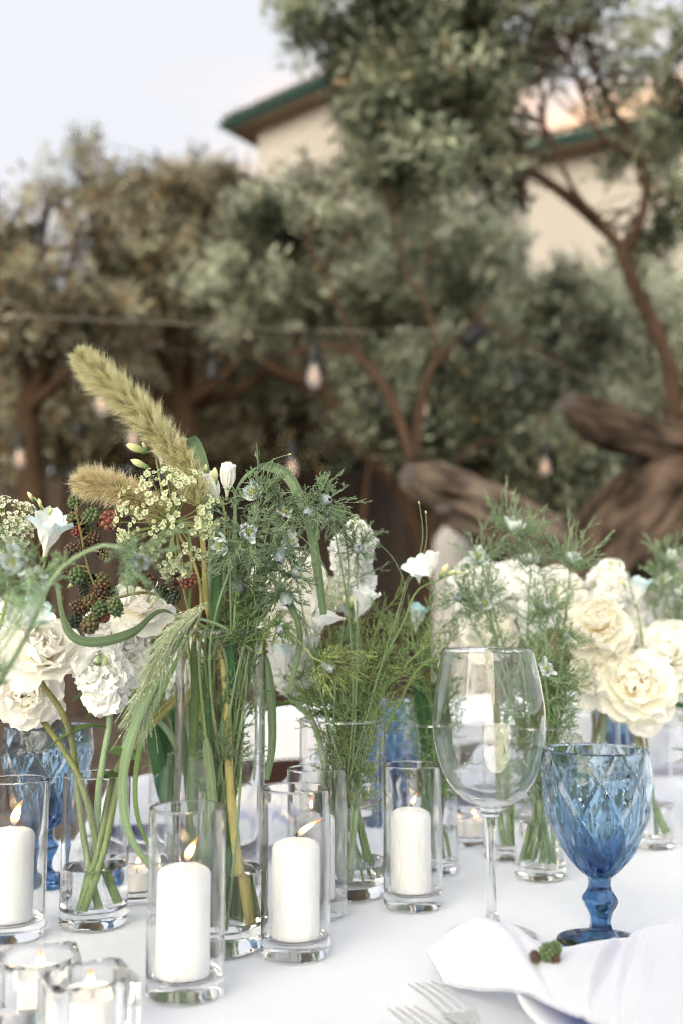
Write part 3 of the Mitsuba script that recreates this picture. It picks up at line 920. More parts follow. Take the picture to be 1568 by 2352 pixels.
def twigs(key, anchors, blobs, rng, n, r0=.012):
    """Thin branches from points on the limbs into the leaf clouds."""
    mb = MB()
    A = np.vstack(anchors)
    for i in range(n):
        c, r, _ = blobs[rng.integers(len(blobs))]
        e = c + norm(rng.normal(size=3)) * r * rng.uniform(.2, .85)
        dist = np.linalg.norm(A - e, axis=1)
        a = A[np.argsort(dist)[rng.integers(0, max(4, len(A) // 9))]]
        m = (a + e) / 2 + rng.normal(size=3) * .10 * np.linalg.norm(e - a) + [0, 0, .06]
        rr = r0 * rng.uniform(.6, 1.5)
        v, f = tube(spline([a, m, e], 10), np.linspace(rr, rr * .3, 10), 5)
        mb.add(v, f)
    mb.put(key, M_SHOOT, colour=False)


rng = np.random.default_rng(11)


def dark_bark(p, n, uv):
    return mikit.mix((.030, .020, .014), (.125, .080, .050), mikit.fbm(p.x * 6, p.y * 6, p.z * 2.5, octaves=3))


M_DARKBARK = mat('m_dark_bark', {'type': 'diffuse', 'reflectance': mikit.proc(dark_bark)})
DARK = ((.030, .042, .024), (.560, .610, .440), (.38, .28, .16), .06)
PALE = ((.050, .062, .040), (.730, .770, .600), (.46, .36, .23), .06)
BROWN = ((.040, .038, .025), (.620, .605, .440), (.50, .35, .19), .14)
HEDGE = ((.028, .038, .024), (.480, .520, .380), (.38, .29, .15), .06)
FARBROWN = ((.030, .025, .016), (.270, .235, .150), (.34, .22, .11), .20)  # far rows coloured darker so gaps in the nearer crowns look shaded
FARGREEN = ((.028, .036, .022), (.300, .320, .220), (.26, .19, .10), .10)


def shoot_bark(p, n, uv):
    return mikit.mix((.030, .020, .014), (.135, .085, .058), mikit.fbm(p.x * 12, p.y * 12, p.z * 5, octaves=3))


M_BARKVC = mat('m_bark_furrowed', {'type': 'diffuse', 'reflectance': VC})
M_SHOOT = mat('m_shoot_bark', {'type': 'diffuse', 'reflectance': mikit.proc(shoot_bark)})

# the big pruned olive at the right
k = thing('olive_tree', 'big gnarled olive tree at the right with two sawn-off limbs', 'tree')
mb = MB()
an = []
base = at(1345, 1447, 5.1)
base[2] = -.1
an.append(limb(mb, [base, at(1342, 1640, 5.1), at(1338, 1420, 5.1), at(1420, 1262, 5.1), at(1530, 1135, 5.05), at(1640, 1030, 5.0)], .30, .20, rng, 64, .13, 70))
mb.put(part(k, 'trunk'), M_BARKVC)
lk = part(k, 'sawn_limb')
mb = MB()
limb(mb, [at(1345, 1420, 5.1), at(1270, 1290, 5.05), at(1180, 1215, 4.95), at(1050, 1140, 4.8), at(938, 1092, 4.62)], .19, .135, rng, 64, .15, 60, cap=True, tones=((.035, .025, .019), (.36, .28, .215)))  # paler bark tones put light from above into this limb's colour
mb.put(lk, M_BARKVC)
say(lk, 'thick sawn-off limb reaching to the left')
mb = MB()
limb(mb, [at(1640, 1050, 5.0), at(1530, 1020, 4.95), at(1420, 985, 4.85), at(1300, 925, 4.75)], .145, .092, rng, 64, .15, 50, cap=True)
mb.put(say(part(k, 'sawn_limb'), 'shorter sawn-off limb with a grey cut end, upper right'), M_BARKVC)
for (a, b, rr) in ((at(938, 1092, 4.62), at(1050, 1140, 4.8), .060), (at(1300, 925, 4.75), at(1420, 985, 4.85), .066)):
    ax = norm(a - b)
    v, f = tube([a - ax * .02, a + ax * .012], [rr, rr * .93], 20)
    MB().add(v, f, (.09, .075, .065)).put(part(k, 'cut_end'), M_PAINTED, smooth=False)
for a in (at(1150, 1205, 4.78), at(1056, 1120, 4.66), at(1018, 1165, 4.65)):
    v, f = tube([a + [0, .1, 0], a, a + [0, -.012, 0]], [.05, .045, .02], 12)
    MB().add(v, f, (.10, .08, .07)).put(part(k, 'knot'), M_PAINTED)
mb = MB()
shoots = [([at(1545, 1010, 4.95), at(1545, 880, 4.9), at(1508, 760, 4.85), at(1450, 640, 4.8), at(1425, 570, 4.8)], .044, .030),
          ([at(1425, 570, 4.8), at(1335, 470, 4.75), at(1212, 385, 4.7), at(1080, 270, 4.65), at(960, 215, 4.6), at(860, 190, 4.55)], .028, .008),
          ([at(1432, 580, 4.8), at(1472, 500, 4.8), at(1468, 350, 4.8), at(1400, 240, 4.8), at(1350, 90, 4.75), at(1320, -60, 4.7)], .026, .010),
          ([at(1395, 525, 4.78), at(1320, 440, 4.7), at(1275, 345, 4.65), at(1230, 240, 4.6)], .017, .007),
          ([at(1400, 545, 4.8), at(1290, 450, 4.9), at(1200, 385, 4.95), at(1130, 340, 5.0)], .018, .009),
          ([at(1468, 420, 4.8), at(1500, 330, 4.85), at(1530, 180, 4.9), at(1560, 40, 4.9)], .018, .008),
          ([at(1470, 360, 4.8), at(1400, 330, 4.7), at(1340, 230, 4.7), at(1300, 60, 4.6)], .014, .006),
          ([at(945, 1055, 4.62), at(900, 925, 4.6), at(842, 838, 4.6), at(760, 795, 4.65), at(660, 815, 4.7)], .030, .012),
          ([at(952, 1055, 4.64), at(965, 930, 4.6), at(1000, 830, 4.55), at(1065, 762, 4.5), at(1120, 690, 4.5)], .026, .010),
          ([at(842, 838, 4.6), at(800, 760, 4.6), at(770, 680, 4.6), at(700, 560, 4.6)], .015, .006),
          ([at(1000, 830, 4.55), at(985, 720, 4.5), at(930, 620, 4.5), at(900, 500, 4.5)], .014, .006),
          ([at(1100, 740, 4.5), at(1230, 800, 4.6), at(1350, 880, 4.7)], .010, .005),
          ([at(1050, 1060, 4.75), at(1075, 1030, 4.75), at(1160, 1010, 4.8)], .012, .006)]
for pts, a, b in shoots:
    bb = MB()
    an.append(limb(bb, pts, a, b, rng, 9, .05, 22))
    bb.put(part(k, 'branch'), M_SHOOT, colour=False)
RB = blobs_of([(745, 50, 80, 42, 4.7, .45, 150), (875, 160, 105, 105, 4.7, .55, 640), (1000, 110, 170, 110, 4.8, .6, 950), (1150, 50, 140, 70, 4.8, .6, 400),
               (1000, 270, 150, 85, 4.7, .5, 720), (890, 300, 85, 75, 4.7, .5, 330), (1090, 190, 60, 80, 4.7, .35, 210), (1290, 85, 85, 45, 4.8, .4, 120), (1440, 180, 50, 45, 4.8, .4, 70),
               (1530, 120, 55, 50, 4.8, .4, 60), (1545, 290, 50, 60, 4.8, .4, 130), (940, 420, 110, 65, 4.6, .4, 300), (1425, 330, 40, 36, 4.8, .3, 50),
               (690, 25, 55, 26, 4.7, .4, 50), (1130, 400, 70, 45, 4.9, .35, 110), (1555, 470, 45, 80, 4.9, .4, 100), (1400, 20, 90, 30, 4.8, .4, 34), (1480, 560, 50, 34, 4.9, .3, 55)])
mb = MB()
leaf_cloud(mb, RB, .070, rng, DARK)
mb.put(say(part(k, 'crown'), kind='stuff'), M_OLIVE, smooth=False)
twigs(part(k, 'twig'), an, RB, rng, 120, .007)

# the paler olive in the middle
k = thing('olive_tree', 'pale silvery olive tree filling the middle of the picture', 'tree')
mb = MB()
base = at(985, 1447, 7.2)
base[2] = -.1
an = [limb(mb, [base, at(980, 1300, 7.2), at(930, 1130, 7.2), at(800, 1000, 7.2)], .09, .07, rng, 16)]
mb.put(part(k, 'trunk'), M_DARKBARK, colour=False)
for pts in ([at(800, 1000, 7.2), at(740, 880, 7.1), at(680, 760, 7), at(620, 600, 7)], [at(800, 1000, 7.2), at(850, 860, 7.2), at(880, 700, 7.2), at(900, 520, 7.2)],
            [at(800, 1000, 7.2), at(900, 900, 7.3), at(1020, 800, 7.3), at(1120, 690, 7.3)], [at(740, 880, 7.1), at(640, 850, 7.1), at(540, 760, 7.1)]):
    bb = MB()
    an.append(limb(bb, pts, .06, .02, rng, 9, .05, 20))
    bb.put(part(k, 'branch'), M_DARKBARK, colour=False)
MBL = blobs_of([(640, 560, 105, 90, 7, .6, 480), (745, 530, 115, 75, 7, .7, 460), (850, 540, 150, 110, 7.1, .7, 680), (680, 610, 150, 110, 7, .7, 640), (800, 680, 170, 90, 7, .7, 640), (960, 600, 130, 110, 7.1, .6, 450),
                (1000, 720, 130, 80, 7.1, .6, 480), (570, 700, 130, 80, 7, .6, 480), (1100, 600, 80, 90, 7.2, .5, 240)])
mb = MB()
leaf_cloud(mb, MBL, .088, rng, PALE, twig=.30)
mb.put(say(part(k, 'crown'), kind='stuff'), M_OLIVE, smooth=False)
twigs(part(k, 'twig'), an, MBL, rng, 130, .010)

# the brownish olives at the left
for nm, lab, bx, d, spec, fan in [
    ('olive_tree', 'brownish olive tree with a dark fan of branches, left of the middle', 428, 8.4,
     [(300, 450, 65, 50, 8.3, .6, 90), (400, 475, 85, 60, 8.3, .7, 220), (480, 520, 120, 100, 8.4, .8, 620), (330, 560, 110, 100, 8.4, .8, 470), (540, 490, 70, 55, 8.4, .6, 180), (420, 650, 170, 90, 8.4, .9, 750),
      (560, 620, 120, 100, 8.4, .8, 500), (300, 700, 100, 70, 8.4, .8, 300), (188, 335, 40, 18, 8.2, .3, 26), (190, 390, 60, 30, 8.2, .4, 46), (340, 395, 55, 30, 8.2, .4, 50), (500, 760, 200, 60, 8.6, .8, 420), (250, 470, 65, 55, 8.3, .6, 60)],
     [[(380, 830), (300, 740), (220, 600)], [(400, 800), (370, 660), (320, 480)], [(440, 800), (450, 640), (470, 480)], [(500, 830), (560, 700), (590, 540)], [(540, 900), (640, 830), (700, 790)], [(330, 890), (230, 830), (150, 760)], [(520, 860), (600, 760), (640, 660)]]),
    ('olive_tree', 'olive tree at the left edge with sky showing through its thin crown', 70, 7.6,
     [(60, 590, 80, 50, 7.6, .6, 60), (10, 520, 45, 30, 7.6, .5, 40), (140, 660, 90, 40, 7.6, .6, 40), (40, 680, 95, 60, 7.6, .7, 230), (120, 470, 55, 34, 7.6, .5, 34), (200, 740, 120, 60, 7.6, .7, 300), (60, 790, 110, 60, 7.6, .7, 300), (-40, 620, 70, 120, 7.6, .7, 240),
      (225, 560, 60, 60, 7.6, .5, 60)],
     [[(60, 850), (20, 700), (10, 520)], [(110, 850), (150, 700), (180, 520)], [(130, 880), (220, 780), (260, 640)], [(100, 840), (90, 640), (120, 440)]])]:
    k = thing(nm, lab, 'tree')
    mb = MB()
    base = at(bx, 1447, d)
    base[2] = -.1
    top = at(bx - 5, 900, d)
    an = [limb(mb, [base, at(bx + 10, 1250, d), at(bx, 1060, d), top], .22 if bx > 300 else .14, .13 if bx > 300 else .08, rng, 16)]
    mb.put(part(k, 'trunk'), M_DARKBARK, colour=False)
    for q in fan:
        bb = MB()
        an.append(limb(bb, [top - [0, 0, .15]] + [at(x, y, d + .25 * math.sin(x)) for x, y in q], .055, .014, rng, 9, .06, 20))
        bb.put(part(k, 'branch'), M_DARKBARK, colour=False)
    bl = blobs_of(spec)
    mb = MB()
    leaf_cloud(mb, bl, .092, rng, BROWN, twig=.32)
    mb.put(say(part(k, 'crown'), kind='stuff'), M_OLIVE, smooth=False)
    twigs(part(k, 'twig'), an, bl, rng, 170, .014)

# shrubs and foliage under the trees
for lab, spec, tone, d in [
    ('tall brown hedge along the far fence at the left', [(x, y, 150, 120, 13.2, .8, 800) for x in (-60, 110, 280, 450, 620) for y in (880, 1010)] + [(x, 760, 130, 80, 13.2, .8, 420) for x in (40, 330, 520, 700)], FARBROWN, 13),
    ('tall green hedge along the far fence at the right', [(x, y, 150, 130, 12.6, .8, 800) for x in (790, 960, 1130, 1300, 1470, 1600) for y in (860, 1020)], FARGREEN, 13),
    ('dense dark green shrub behind the V-shaped shoots', [(960, 900, 130, 120, 6.3, .5, 650), (1080, 950, 130, 120, 6.3, .5, 650), (1000, 1020, 100, 50, 6.2, .4, 250), (860, 980, 60, 40, 6.3, .3, 90)], HEDGE, 6.3),
    ('grey-green shrub between the two sawn limbs', [(1190, 900, 140, 120, 6.6, .5, 700), (1260, 1030, 130, 90, 6.4, .5, 520), (1330, 1120, 110, 70, 6.3, .4, 300)], HEDGE, 6.5),
    ('pale green shrub in front of the right house', [(1270, 725, 120, 80, 7.2, .5, 420), (1420, 760, 150, 120, 7.2, .6, 760), (1540, 860, 110, 120, 7.0, .5, 520), (1480, 640, 100, 50, 7.4, .4, 90), (1180, 760, 110, 80, 7.2, .5, 380), (1380, 890, 140, 90, 7, .5, 480)], PALE, 7.2),
    ('dark foliage in the lower left behind the flowers', [(150, 900, 200, 110, 10, .8, 800), (330, 960, 200, 90, 10, .8, 650), (560, 900, 170, 110, 10, .8, 700), (700, 900, 120, 100, 10, .8, 450), (60, 1020, 140, 80, 9.8, .7, 260), (640, 1010, 120, 60, 9.8, .6, 200)], BROWN, 10)]:
    k = thing('shrub', lab, 'shrub')
    bl = blobs_of(spec)
    mb = MB()
    leaf_cloud(mb, bl, .085 if d < 9 else .13, rng, tone, twig=.30 if d < 9 else .40)
    mb.put(say(part(k, 'foliage'), kind='stuff'), M_OLIVE, smooth=False)
    an = []
    bb = MB()
    for q in bl:
        g0 = np.array([q[0][0] * .9 + bl[0][0][0] * .1, q[0][1], -.05])
        an.append(limb(bb, [g0, (g0 + q[0]) / 2 + rng.normal(size=3) * .08, q[0]], .04, .015, rng, 8, .05, 14))
    bb.put(part(k, 'stem'), M_DARKBARK, colour=False)

# ------------------------------------------------------------------ string lights
M_BLACK = mat('m_black', {'type': 'principled', 'base_color': rgb(.012), 'roughness': .5, 'specular': .4})
M_BULB = mat('m_bulb', {'type': 'blendbsdf', 'weight': .30, 'a': {'type': 'thindielectric', 'int_ior': 1.5}, 'b': {'type': 'principledthin', 'base_color': rgb(.9, .88, .85), 'roughness': .3, 'diff_trans': 1.2}})  # white blended in for sky reflections and bloom on the glass
M_FIL = mat('m_filament', {'type': 'diffuse', 'reflectance': rgb(.1)})


def festoon(label, pts, drops, col, r=.004):
    k = thing('string_light', label, 'string light')
    MB().add(*tube(spline(pts, 60), r, 6), col).put(part(k, 'wire'), M_PAINTED)
    for (vx, vy, d, top, lit) in drops:
        p = at(vx, vy, d)                      # where the socket meets the bulb
        q = at(vx, top, d)
        s = d / F * 1.05
        if abs(top - vy) > 24:
            MB().add(*tube([q, (p + q) / 2, p + [0, 0, .06]], .004, 6), (.02, .02, .02)).put(part(k, 'drop_cord'), M_PAINTED)
        MB().add(*(lambda m: (m.vertices + p, m.faces))(lathe([(0, 0), (.024, 0), (.028, .004), (.028, .06), (.020, .078), (.007, .084), (0, .084)], 20))).put(part(k, 'socket'), M_BLACK, smooth=40, colour=False)
        if lit:
            bk = part(k, 'bulb')
            scene[bk] = mikit.ply(lathe([(0, -.118), (.012, -.116), (.024, -.105), (.031, -.086), (.032, -.07), (.027, -.045), (.018, -.018), (.014, 0)], 28, closed=False), M_BULB, smooth=True, to_world=move(*p))
            fm = []
            for a in range(5):
                x, y = .008 * math.cos(a * 1.256), .008 * math.sin(a * 1.256)
                fm.append(tube([[x, y, -.085], [x * .8, y * .8, -.055], [x * .4, y * .4, -.03]], .0022, 5))
            m = MB()
            for v, f in fm:
                m.add(v, f)
            m.put(part(bk, 'filament'), M_FIL, colour=False, to_world=move(*p))
            scene[list(scene)[-1]]['emitter'] = {'type': 'area', 'radiance': rgb(.14, .062, .028)}


festoon('pale straight cable of string lights across the left trees, near', [at(-40, 722, 4.2), at(400, 742, 4.3), at(860, 760, 4.45), at(1100, 770, 4.5), at(1230, 815, 4.6), at(1560, 975, 4.9)], [], (.36, .33, .29), .0022)
festoon('dark sagging string of bulbs hung between the left and middle trees', [at(-60, 738, 4.3), at(150, 770, 4.3), at(330, 800, 4.3), at(490, 803, 4.3), at(620, 785, 4.3), at(722, 757, 4.3), at(900, 762, 4.35), at(1085, 768, 4.45), at(1222, 812, 4.6)],
        [(722, 832, 4.3, 760, True), (490, 872, 4.3, 803, False), (236, 895, 4.3, 785, True), (1190, 890, 4.6, 812, False)], (.03, .025, .02))
festoon('lower string of bulbs far back behind the flowers and trunks', [at(-60, 960, 5.6), at(45, 985, 5.6), at(180, 975, 5.6), at(305, 970, 5.6), at(660, 1030, 5.7), at(870, 905, 5.7), at(970, 900, 5.7), at(1250, 1020, 5.7), at(1500, 1080, 5.7)],
        [(46, 1028, 5.6, 990, True), (180, 1000, 5.6, 978, False), (306, 985, 5.6, 970, True), (870, 935, 5.7, 905, False), (972, 915, 5.7, 900, True), (1250, 1048, 5.7, 1020, True), (672, 1050, 5.7, 1030, True), (362, 1010, 5.6, 985, False)], (.03, .025, .02))
k = thing('spotlight', 'black spotlight clamped to an olive shoot in the middle of the picture', 'spotlight')
a, b = at(1062, 790, 4.42), at(1108, 752, 4.42)
MB().add(*tube([a, a + (b - a) * .1, a + (b - a) * .7, b], [.034, .046, .040, .028], 20)).put(part(k, 'housing'), M_BLACK, smooth=40, colour=False)
MB().add(*tube([(a + b) / 2, (a + b) / 2 + [.01, .05, .03], (a + b) / 2 + [.02, .10, .0]], .010, 8)).put(part(k, 'bracket'), M_BLACK, colour=False)

# ------------------------------------------------------------------ flowers: how each kind is made
GREEN = np.array([.150, .230, .090])
SAGE = np.array([.210, .290, .165])
LIME = np.array([.330, .405, .150])
DEEP = np.array([.060, .125, .055])
WHITE = np.array([.94, .94, .91])
FR = np.random.default_rng(77)


def basis(ax):
    ax = norm(ax)
    a = norm(np.cross(ax, [0, 0, 1.0] if abs(ax[2]) < .9 else [1.0, 0, 0]))
    return ax, a, np.cross(ax, a)


def stem_path(head, vase, rng, via=(), low=None, n=36):
    """From the head down through points on the way to the mouth of the vase and to its floor on the other side."""
    x, y, r, h, base = VASES[vase][:5]
    c = np.array([x, y, TT])
    ri = r - .005
    d = np.asarray(via[-1] if len(via) else head) - c
    a = math.atan2(d[1], d[0]) + rng.normal() * .5
    q = min(1.0, math.hypot(d[0], d[1]) / ri) * rng.uniform(.65, .95)
    e = np.array([math.cos(a), math.sin(a), 0])
    mouth = c + e * ri * q + [0, 0, h]
    a2 = a + math.pi + rng.normal() * .6
    bot = c + np.array([math.cos(a2), math.sin(a2), 0]) * ri * rng.uniform(.35, .9) + [0, 0, base + .004]
    if low is not None:
        bot = c + np.array([low[0] * ri, low[1] * ri, base + .004])
    midp = mouth * .52 + bot * .48 + np.r_[rng.normal(size=2) * .0015, 0]
    pts = [np.asarray(head)] + [np.asarray(v) for v in via] + [mouth, midp, bot]
    return spline(pts, n)


def branchlets(o, d, L, rng, side=4, sub=2, curl=.45, k=6, r=.00032, up=.15):
    """Thread-like divided leaves: main threads with forked side threads. Returns (points, radii) arrays for fibres()."""
    o, d, L = np.asarray(o, float), norm(d), np.asarray(L, float).reshape(-1, 1, 1)
    n = len(o)
    t = np.linspace(0, 1, k)[None, :, None]
    cv = rng.normal(size=(n, 1, 3)) * curl + np.array([0, 0, up])
    main = o[:, None] + d[:, None] * L * t + cv * L * t ** 2 * .55
    out = [main]
    tan = norm(np.gradient(main, axis=1))
    cur, ct, cl = main, tan, L
    for lev, (cnt, fr) in enumerate(((side, .42), (sub, .45))):
        if cnt == 0:
            break
        new, nt, nl = [], [], []
        for i in range(cnt):
            idx = 1 + int((i + .5) / cnt * (k - 2))
            b = cur[:, idx]
            tt = ct[:, idx]
            pd = norm(np.cross(tt, rng.normal(size=tt.shape)))
            dd = norm(tt * .75 + pd * .75)
            ll = cl * fr * rng.uniform(.6, 1.2, (len(b), 1, 1)) * (1 - .35 * i / cnt)
            p = b[:, None] + dd[:, None] * ll * t + (rng.normal(size=(len(b), 1, 3)) * .25 + tt[:, None] * .25) * ll * t ** 2
            new.append(p)
            nt.append(norm(np.gradient(p, axis=1)))
            nl.append(ll)
        cur, ct, cl = np.vstack(new), np.vstack(nt), np.vstack(nl)
        out.append(cur)
    P = np.vstack(out)
    return P, r * np.linspace(1.15, .55, k)


def feathery(key, origins, dirs, lens, col, rng, **kw):
    P, r = branchlets(origins, dirs, lens, rng, **kw)
    v, f = fibres(P, r)
    c = np.asarray(col) * rng.uniform(.75, 1.3, (len(P), 1))
    MB().add(v, f, each(c, len(P), P.shape[1] * 3)).put(say(key, kind='stuff'), M_STEM, smooth=True)


def petal(o, ax, out, L, W, tilt0, tilt1, cup, rng, n=7, m=7, ruffle=.0, tip=.55, notch=0.0):
    """One petal from o: starts tilt0 off the axis and ends tilt1 off it, cup curls its sides towards the axis."""
    ax, out = norm(ax), norm(out)
    side = np.cross(ax, out)
    t = np.linspace(0, 1, n)
    a = tilt0 + (tilt1 - tilt0) * t
    dl = L / (n - 1)
    x = np.r_[0, np.cumsum(np.sin((a[1:] + a[:-1]) / 2) * dl)]
    z = np.r_[0, np.cumsum(np.cos((a[1:] + a[:-1]) / 2) * dl)]
    w = W * np.where(t < tip, .22 + .78 * np.sin(np.clip(t / tip, 0, 1) * math.pi / 2), np.sqrt(np.maximum(0, 1 - (np.clip(t - tip, 0, 1) / (1.02 - tip)) ** 2.4)))
    w[-1] = W * .30
    s = np.linspace(-1, 1, m)
    ph = rng.uniform(0, 6.28, 3)
    T_, S_ = np.meshgrid(t, s, indexing='ij')
    X = x[:, None] - cup * W * S_ ** 2 * np.cos(a)[:, None] * np.minimum(1, T_ * 1.6)
    Z = z[:, None] + cup * W * S_ ** 2 * np.sin(a)[:, None] * np.minimum(1, T_ * 1.6)
    rf = ruffle * (T_ ** 2 + .4 * np.abs(S_) * T_) * (np.sin(S_ * 4 + ph[0] + T_ * 2) + .45 * np.sin(S_ * 6.5 + ph[1]) + .4 * np.sin(T_ * 5 + ph[2]))
    X = X + rf * np.cos(a)[:, None]
    Z = Z - rf * np.sin(a)[:, None] - notch * L * (1 - np.abs(S_)) * (T_ > .99) + .02 * L * rng.normal() * T_
    Y = S_ * w[:, None]
    P = o + X[..., None] * out + Y[..., None] * side + Z[..., None] * ax
    i, j = np.meshgrid(np.arange(n - 1), np.arange(m - 1), indexing='ij')
    q = np.stack([i * m + j, i * m + j + 1, (i + 1) * m + j + 1, (i + 1) * m + j], -1).reshape(-1, 4)
    return P.reshape(-1, 3), q, T_.reshape(-1), np.abs(S_).reshape(-1)


def stem_mesh(key, p, r0, r1, col, col2=None, sides=8):
    v, f = tube(p, np.linspace(r0, r1, len(p)), sides)
    t = np.r_[np.repeat(np.linspace(0, 1, len(p)), sides), 0, 1]
    import meshkit
    c = mixc(col, col if col2 is None else col2, t) * (.8 + .4 * meshkit.noise(v * [300, 300, 60]))[:, None]
    MB().add(v, f, c).put(key, M_STEM)


def nigella(label, head, vase, rng, via=(), R=.0085, kind='bud', face=None, threads=14, leafy=4, r=.0009, tone=SAGE, low=None, sharp=1.0, cat='flower'):
    """Love-in-a-mist: a head of folded petals in a nest of green threads, on a thin stem with thread leaves."""
    k = thing('nigella_flower', label, cat, None)
    head = np.asarray(head)
    P = stem_path(head, vase, rng, via, low)
    stem_mesh(part(k, 'stem'), P, r * .8, r * 1.35, tone * 1.05, GREEN * 1.1, 7)
    ax = norm(head - P[2]) if face is None else norm(face)
    ax, a, b = basis(ax)
    c = head + ax * R * .7
    bl = MB()
    if kind == 'bud':
        npet = 12
        for i in range(npet):
            g = i * 2.4
            out = a * math.cos(g) + b * math.sin(g)
            v, q, t, s = petal(head + ax * R * .05, ax, out, R * 2.35, R * .62, 1.35, -.95 - .2 * rng.uniform(), .35, rng, 8, 5)
            col = mixc((.40, .52, .42), (.62, .70, .74), t) * (1 - .42 * s[:, None]) * rng.uniform(.8, 1.1)
            bl.add(v, q, col)
        sp = trimesh.creation.icosphere(2, R * .86)
        bl.add(np.array(sp.vertices) + c, sp.faces, (.24, .33, .30))
    else:
        npet = 16 if kind == 'open' else 10
        for i in range(npet):
            g = i * 2.4 + rng.normal() * .1
            out = a * math.cos(g) + b * math.sin(g)
            L = R * rng.uniform(1.5, 2.1)
            v, q, t, s = petal(head + ax * R * .1, ax, out, L, R * .40, rng.uniform(1.0, 1.5), rng.uniform(-.7, .8), .4, rng, 8, 5, .0008, tip=.45)
            bl.add(v, q, mixc((.56, .66, .52), (.80, .86, .90), t) * rng.uniform(.85, 1.08))
        for i in range(7):
            g = i * .9
            e = head + ax * R * 1.5 + (a * math.cos(g) + b * math.sin(g)) * R * .55
            v, f = tube(spline([head + ax * R * .2, head + ax * R * 1.0 + (e - head) * .12, e], 6), np.linspace(.0008, .00035, 6), 5)
            bl.add(v, f, (.42, .46, .16))
        sp = trimesh.creation.icosphere(2, R * .42)
        bl.add(np.array(sp.vertices) * [1, 1, 1] + head + ax * R * .55, sp.faces, (.33, .42, .20))
    bl.put(part(k, 'blossom'), M_PETAL)
    g = rng.uniform(0, 6.28, threads)
    el = rng.uniform(-.3, .55, threads)
    d = np.cos(el)[:, None] * (np.cos(g)[:, None] * a + np.sin(g)[:, None] * b) + np.sin(el)[:, None] * ax
    Pb, rr = branchlets(np.repeat(head[None] + ax * R * .1, threads, 0), d, R * rng.uniform(2.3, 4.2, threads), rng, side=6, sub=3, curl=.3, r=.00046 * sharp)
    Pb = Pb + ax * (np.linalg.norm(Pb - head, axis=-1, keepdims=True) ** 1.5) * 3.0
    v, f = fibres(Pb, rr)
    MB().add(v, f, each(tone * rng.uniform(.8, 1.35, (len(Pb), 1)), len(Pb), Pb.shape[1] * 3)).put(say(part(k, 'bract'), kind='stuff'), M_STEM)
    if leafy:
        zt = TT + VASES[vase][3] * .55
        ok = [i for i in range(3, len(P)) if P[i, 2] > zt]
        idx = np.array([ok[int(q)] for q in np.linspace(0, len(ok) - 1, leafy)]) if ok else np.array([3])
        idx = np.repeat(idx, 3)
        d = rng.normal(size=(len(idx), 3)) * [1, 1, .4] + [0, 0, .6]
        feathery(part(k, 'foliage'), P[idx], d, rng.uniform(.016, .034, len(idx)), tone * .9, rng, side=5, sub=2, r=.00042 * sharp)
    return k


def peony(label, c, face, R, vase, rng, via=(), open_=1.0, cream=(.965, .95, .895), heart=(.86, .70, .30), stem_r=.0026, stem_col=(.20, .16, .06), low=None, leaves=0, cat='peony'):
    """A full peony: big cupped outer petals, ruffled inner ones closing over a yellow heart."""
    k = thing('peony', label, cat)
    c = np.asarray(c, float)
    ax, a, b = basis(face)
    P = stem_path(c - ax * R * .15, vase, rng, [c - ax * R * .55 - [0, 0, R * .35]] + list(via), low)
    stem_mesh(part(k, 'stem'), P, stem_r, stem_r * 1.15, stem_col, GREEN * 1.3)
    rings = [(6, 1.12, .58, 1.70, 1.42, .16), (7, 1.06, .54, 1.42, .98, .24), (7, .98, .50, 1.15, .66, .30), (7, .86, .42, .92, .38, .34), (6, .68, .34, .66, .16, .36), (6, .50, .25, .42, .0, .3)]
    for ri, (cnt, L, W, t0, t1, cup) in enumerate(rings):
        for i in range(cnt):
            g = 2 * math.pi * (i + .5 * (ri % 2) + rng.uniform(-.18, .18)) / cnt + ri
            out = a * math.cos(g) + b * math.sin(g)
            kx = rng.uniform(.80, 1.14)
            v, q, t, s = petal(c - ax * R * .30 + ax * R * .05 * ri, ax, out, R * L * kx * 1.08, R * W * rng.uniform(.75, 1.22), t0 * open_ + rng.normal() * .08, t1 * open_ + rng.normal() * .26, cup, rng, 9, 9,
                               R * (.036 + .011 * ri), tip=.66, notch=.14 * rng.uniform())
            base = np.clip((.30 + .08 * ri - t) / .45, 0, 1) * .70
            col = mixc(np.asarray(cream) * rng.uniform(.96, 1.03), heart, base)
            MB().add(v, q, col).put(part(k, 'petal'), M_PETAL)
    st = MB()
    hs = trimesh.creation.icosphere(2, R * .20)
    st.add(np.array(hs.vertices) + c - ax * R * .22, hs.faces, mixc(cream, heart, np.full(len(hs.vertices), .7)))
    for i in range(44):
        g, e = rng.uniform(0, 6.28), rng.uniform(0, .30)
        d = ax + (a * math.cos(g) + b * math.sin(g)) * e
        p0 = c - ax * R * .2
        v, f = tube(spline([p0, p0 + d * R * .3, p0 + d * R * rng.uniform(.42, .62)], 5), [R * .010, R * .010, R * .012, R * .024, R * .014], 5)
        st.add(v, f, (.82, .62, .20))
    st.put(say(part(k, 'stamen'), kind='stuff'), M_PETAL)
    cal = MB()
    for i in range(5):
        g = i * 1.257
        out = a * math.cos(g) + b * math.sin(g)
        v, q, t, s = petal(c - ax * R * .42, ax, out, R * .55, R * .2, 1.6, .9, .2, rng, 6, 5)
        cal.add(v, q, mixc((.14, .17, .07), (.20, .22, .09), t))
    cal.put(part(k, 'sepal'), M_LEAF)
    for i in range(leaves):
        j = int(len(P) * (.12 + .16 * i))
        big_leaf(k, P[j], rng.normal(size=3) * [1, .6, .2] + [0, 0, .1], .07, .014, rng, DEEP * 1.2)
    return k


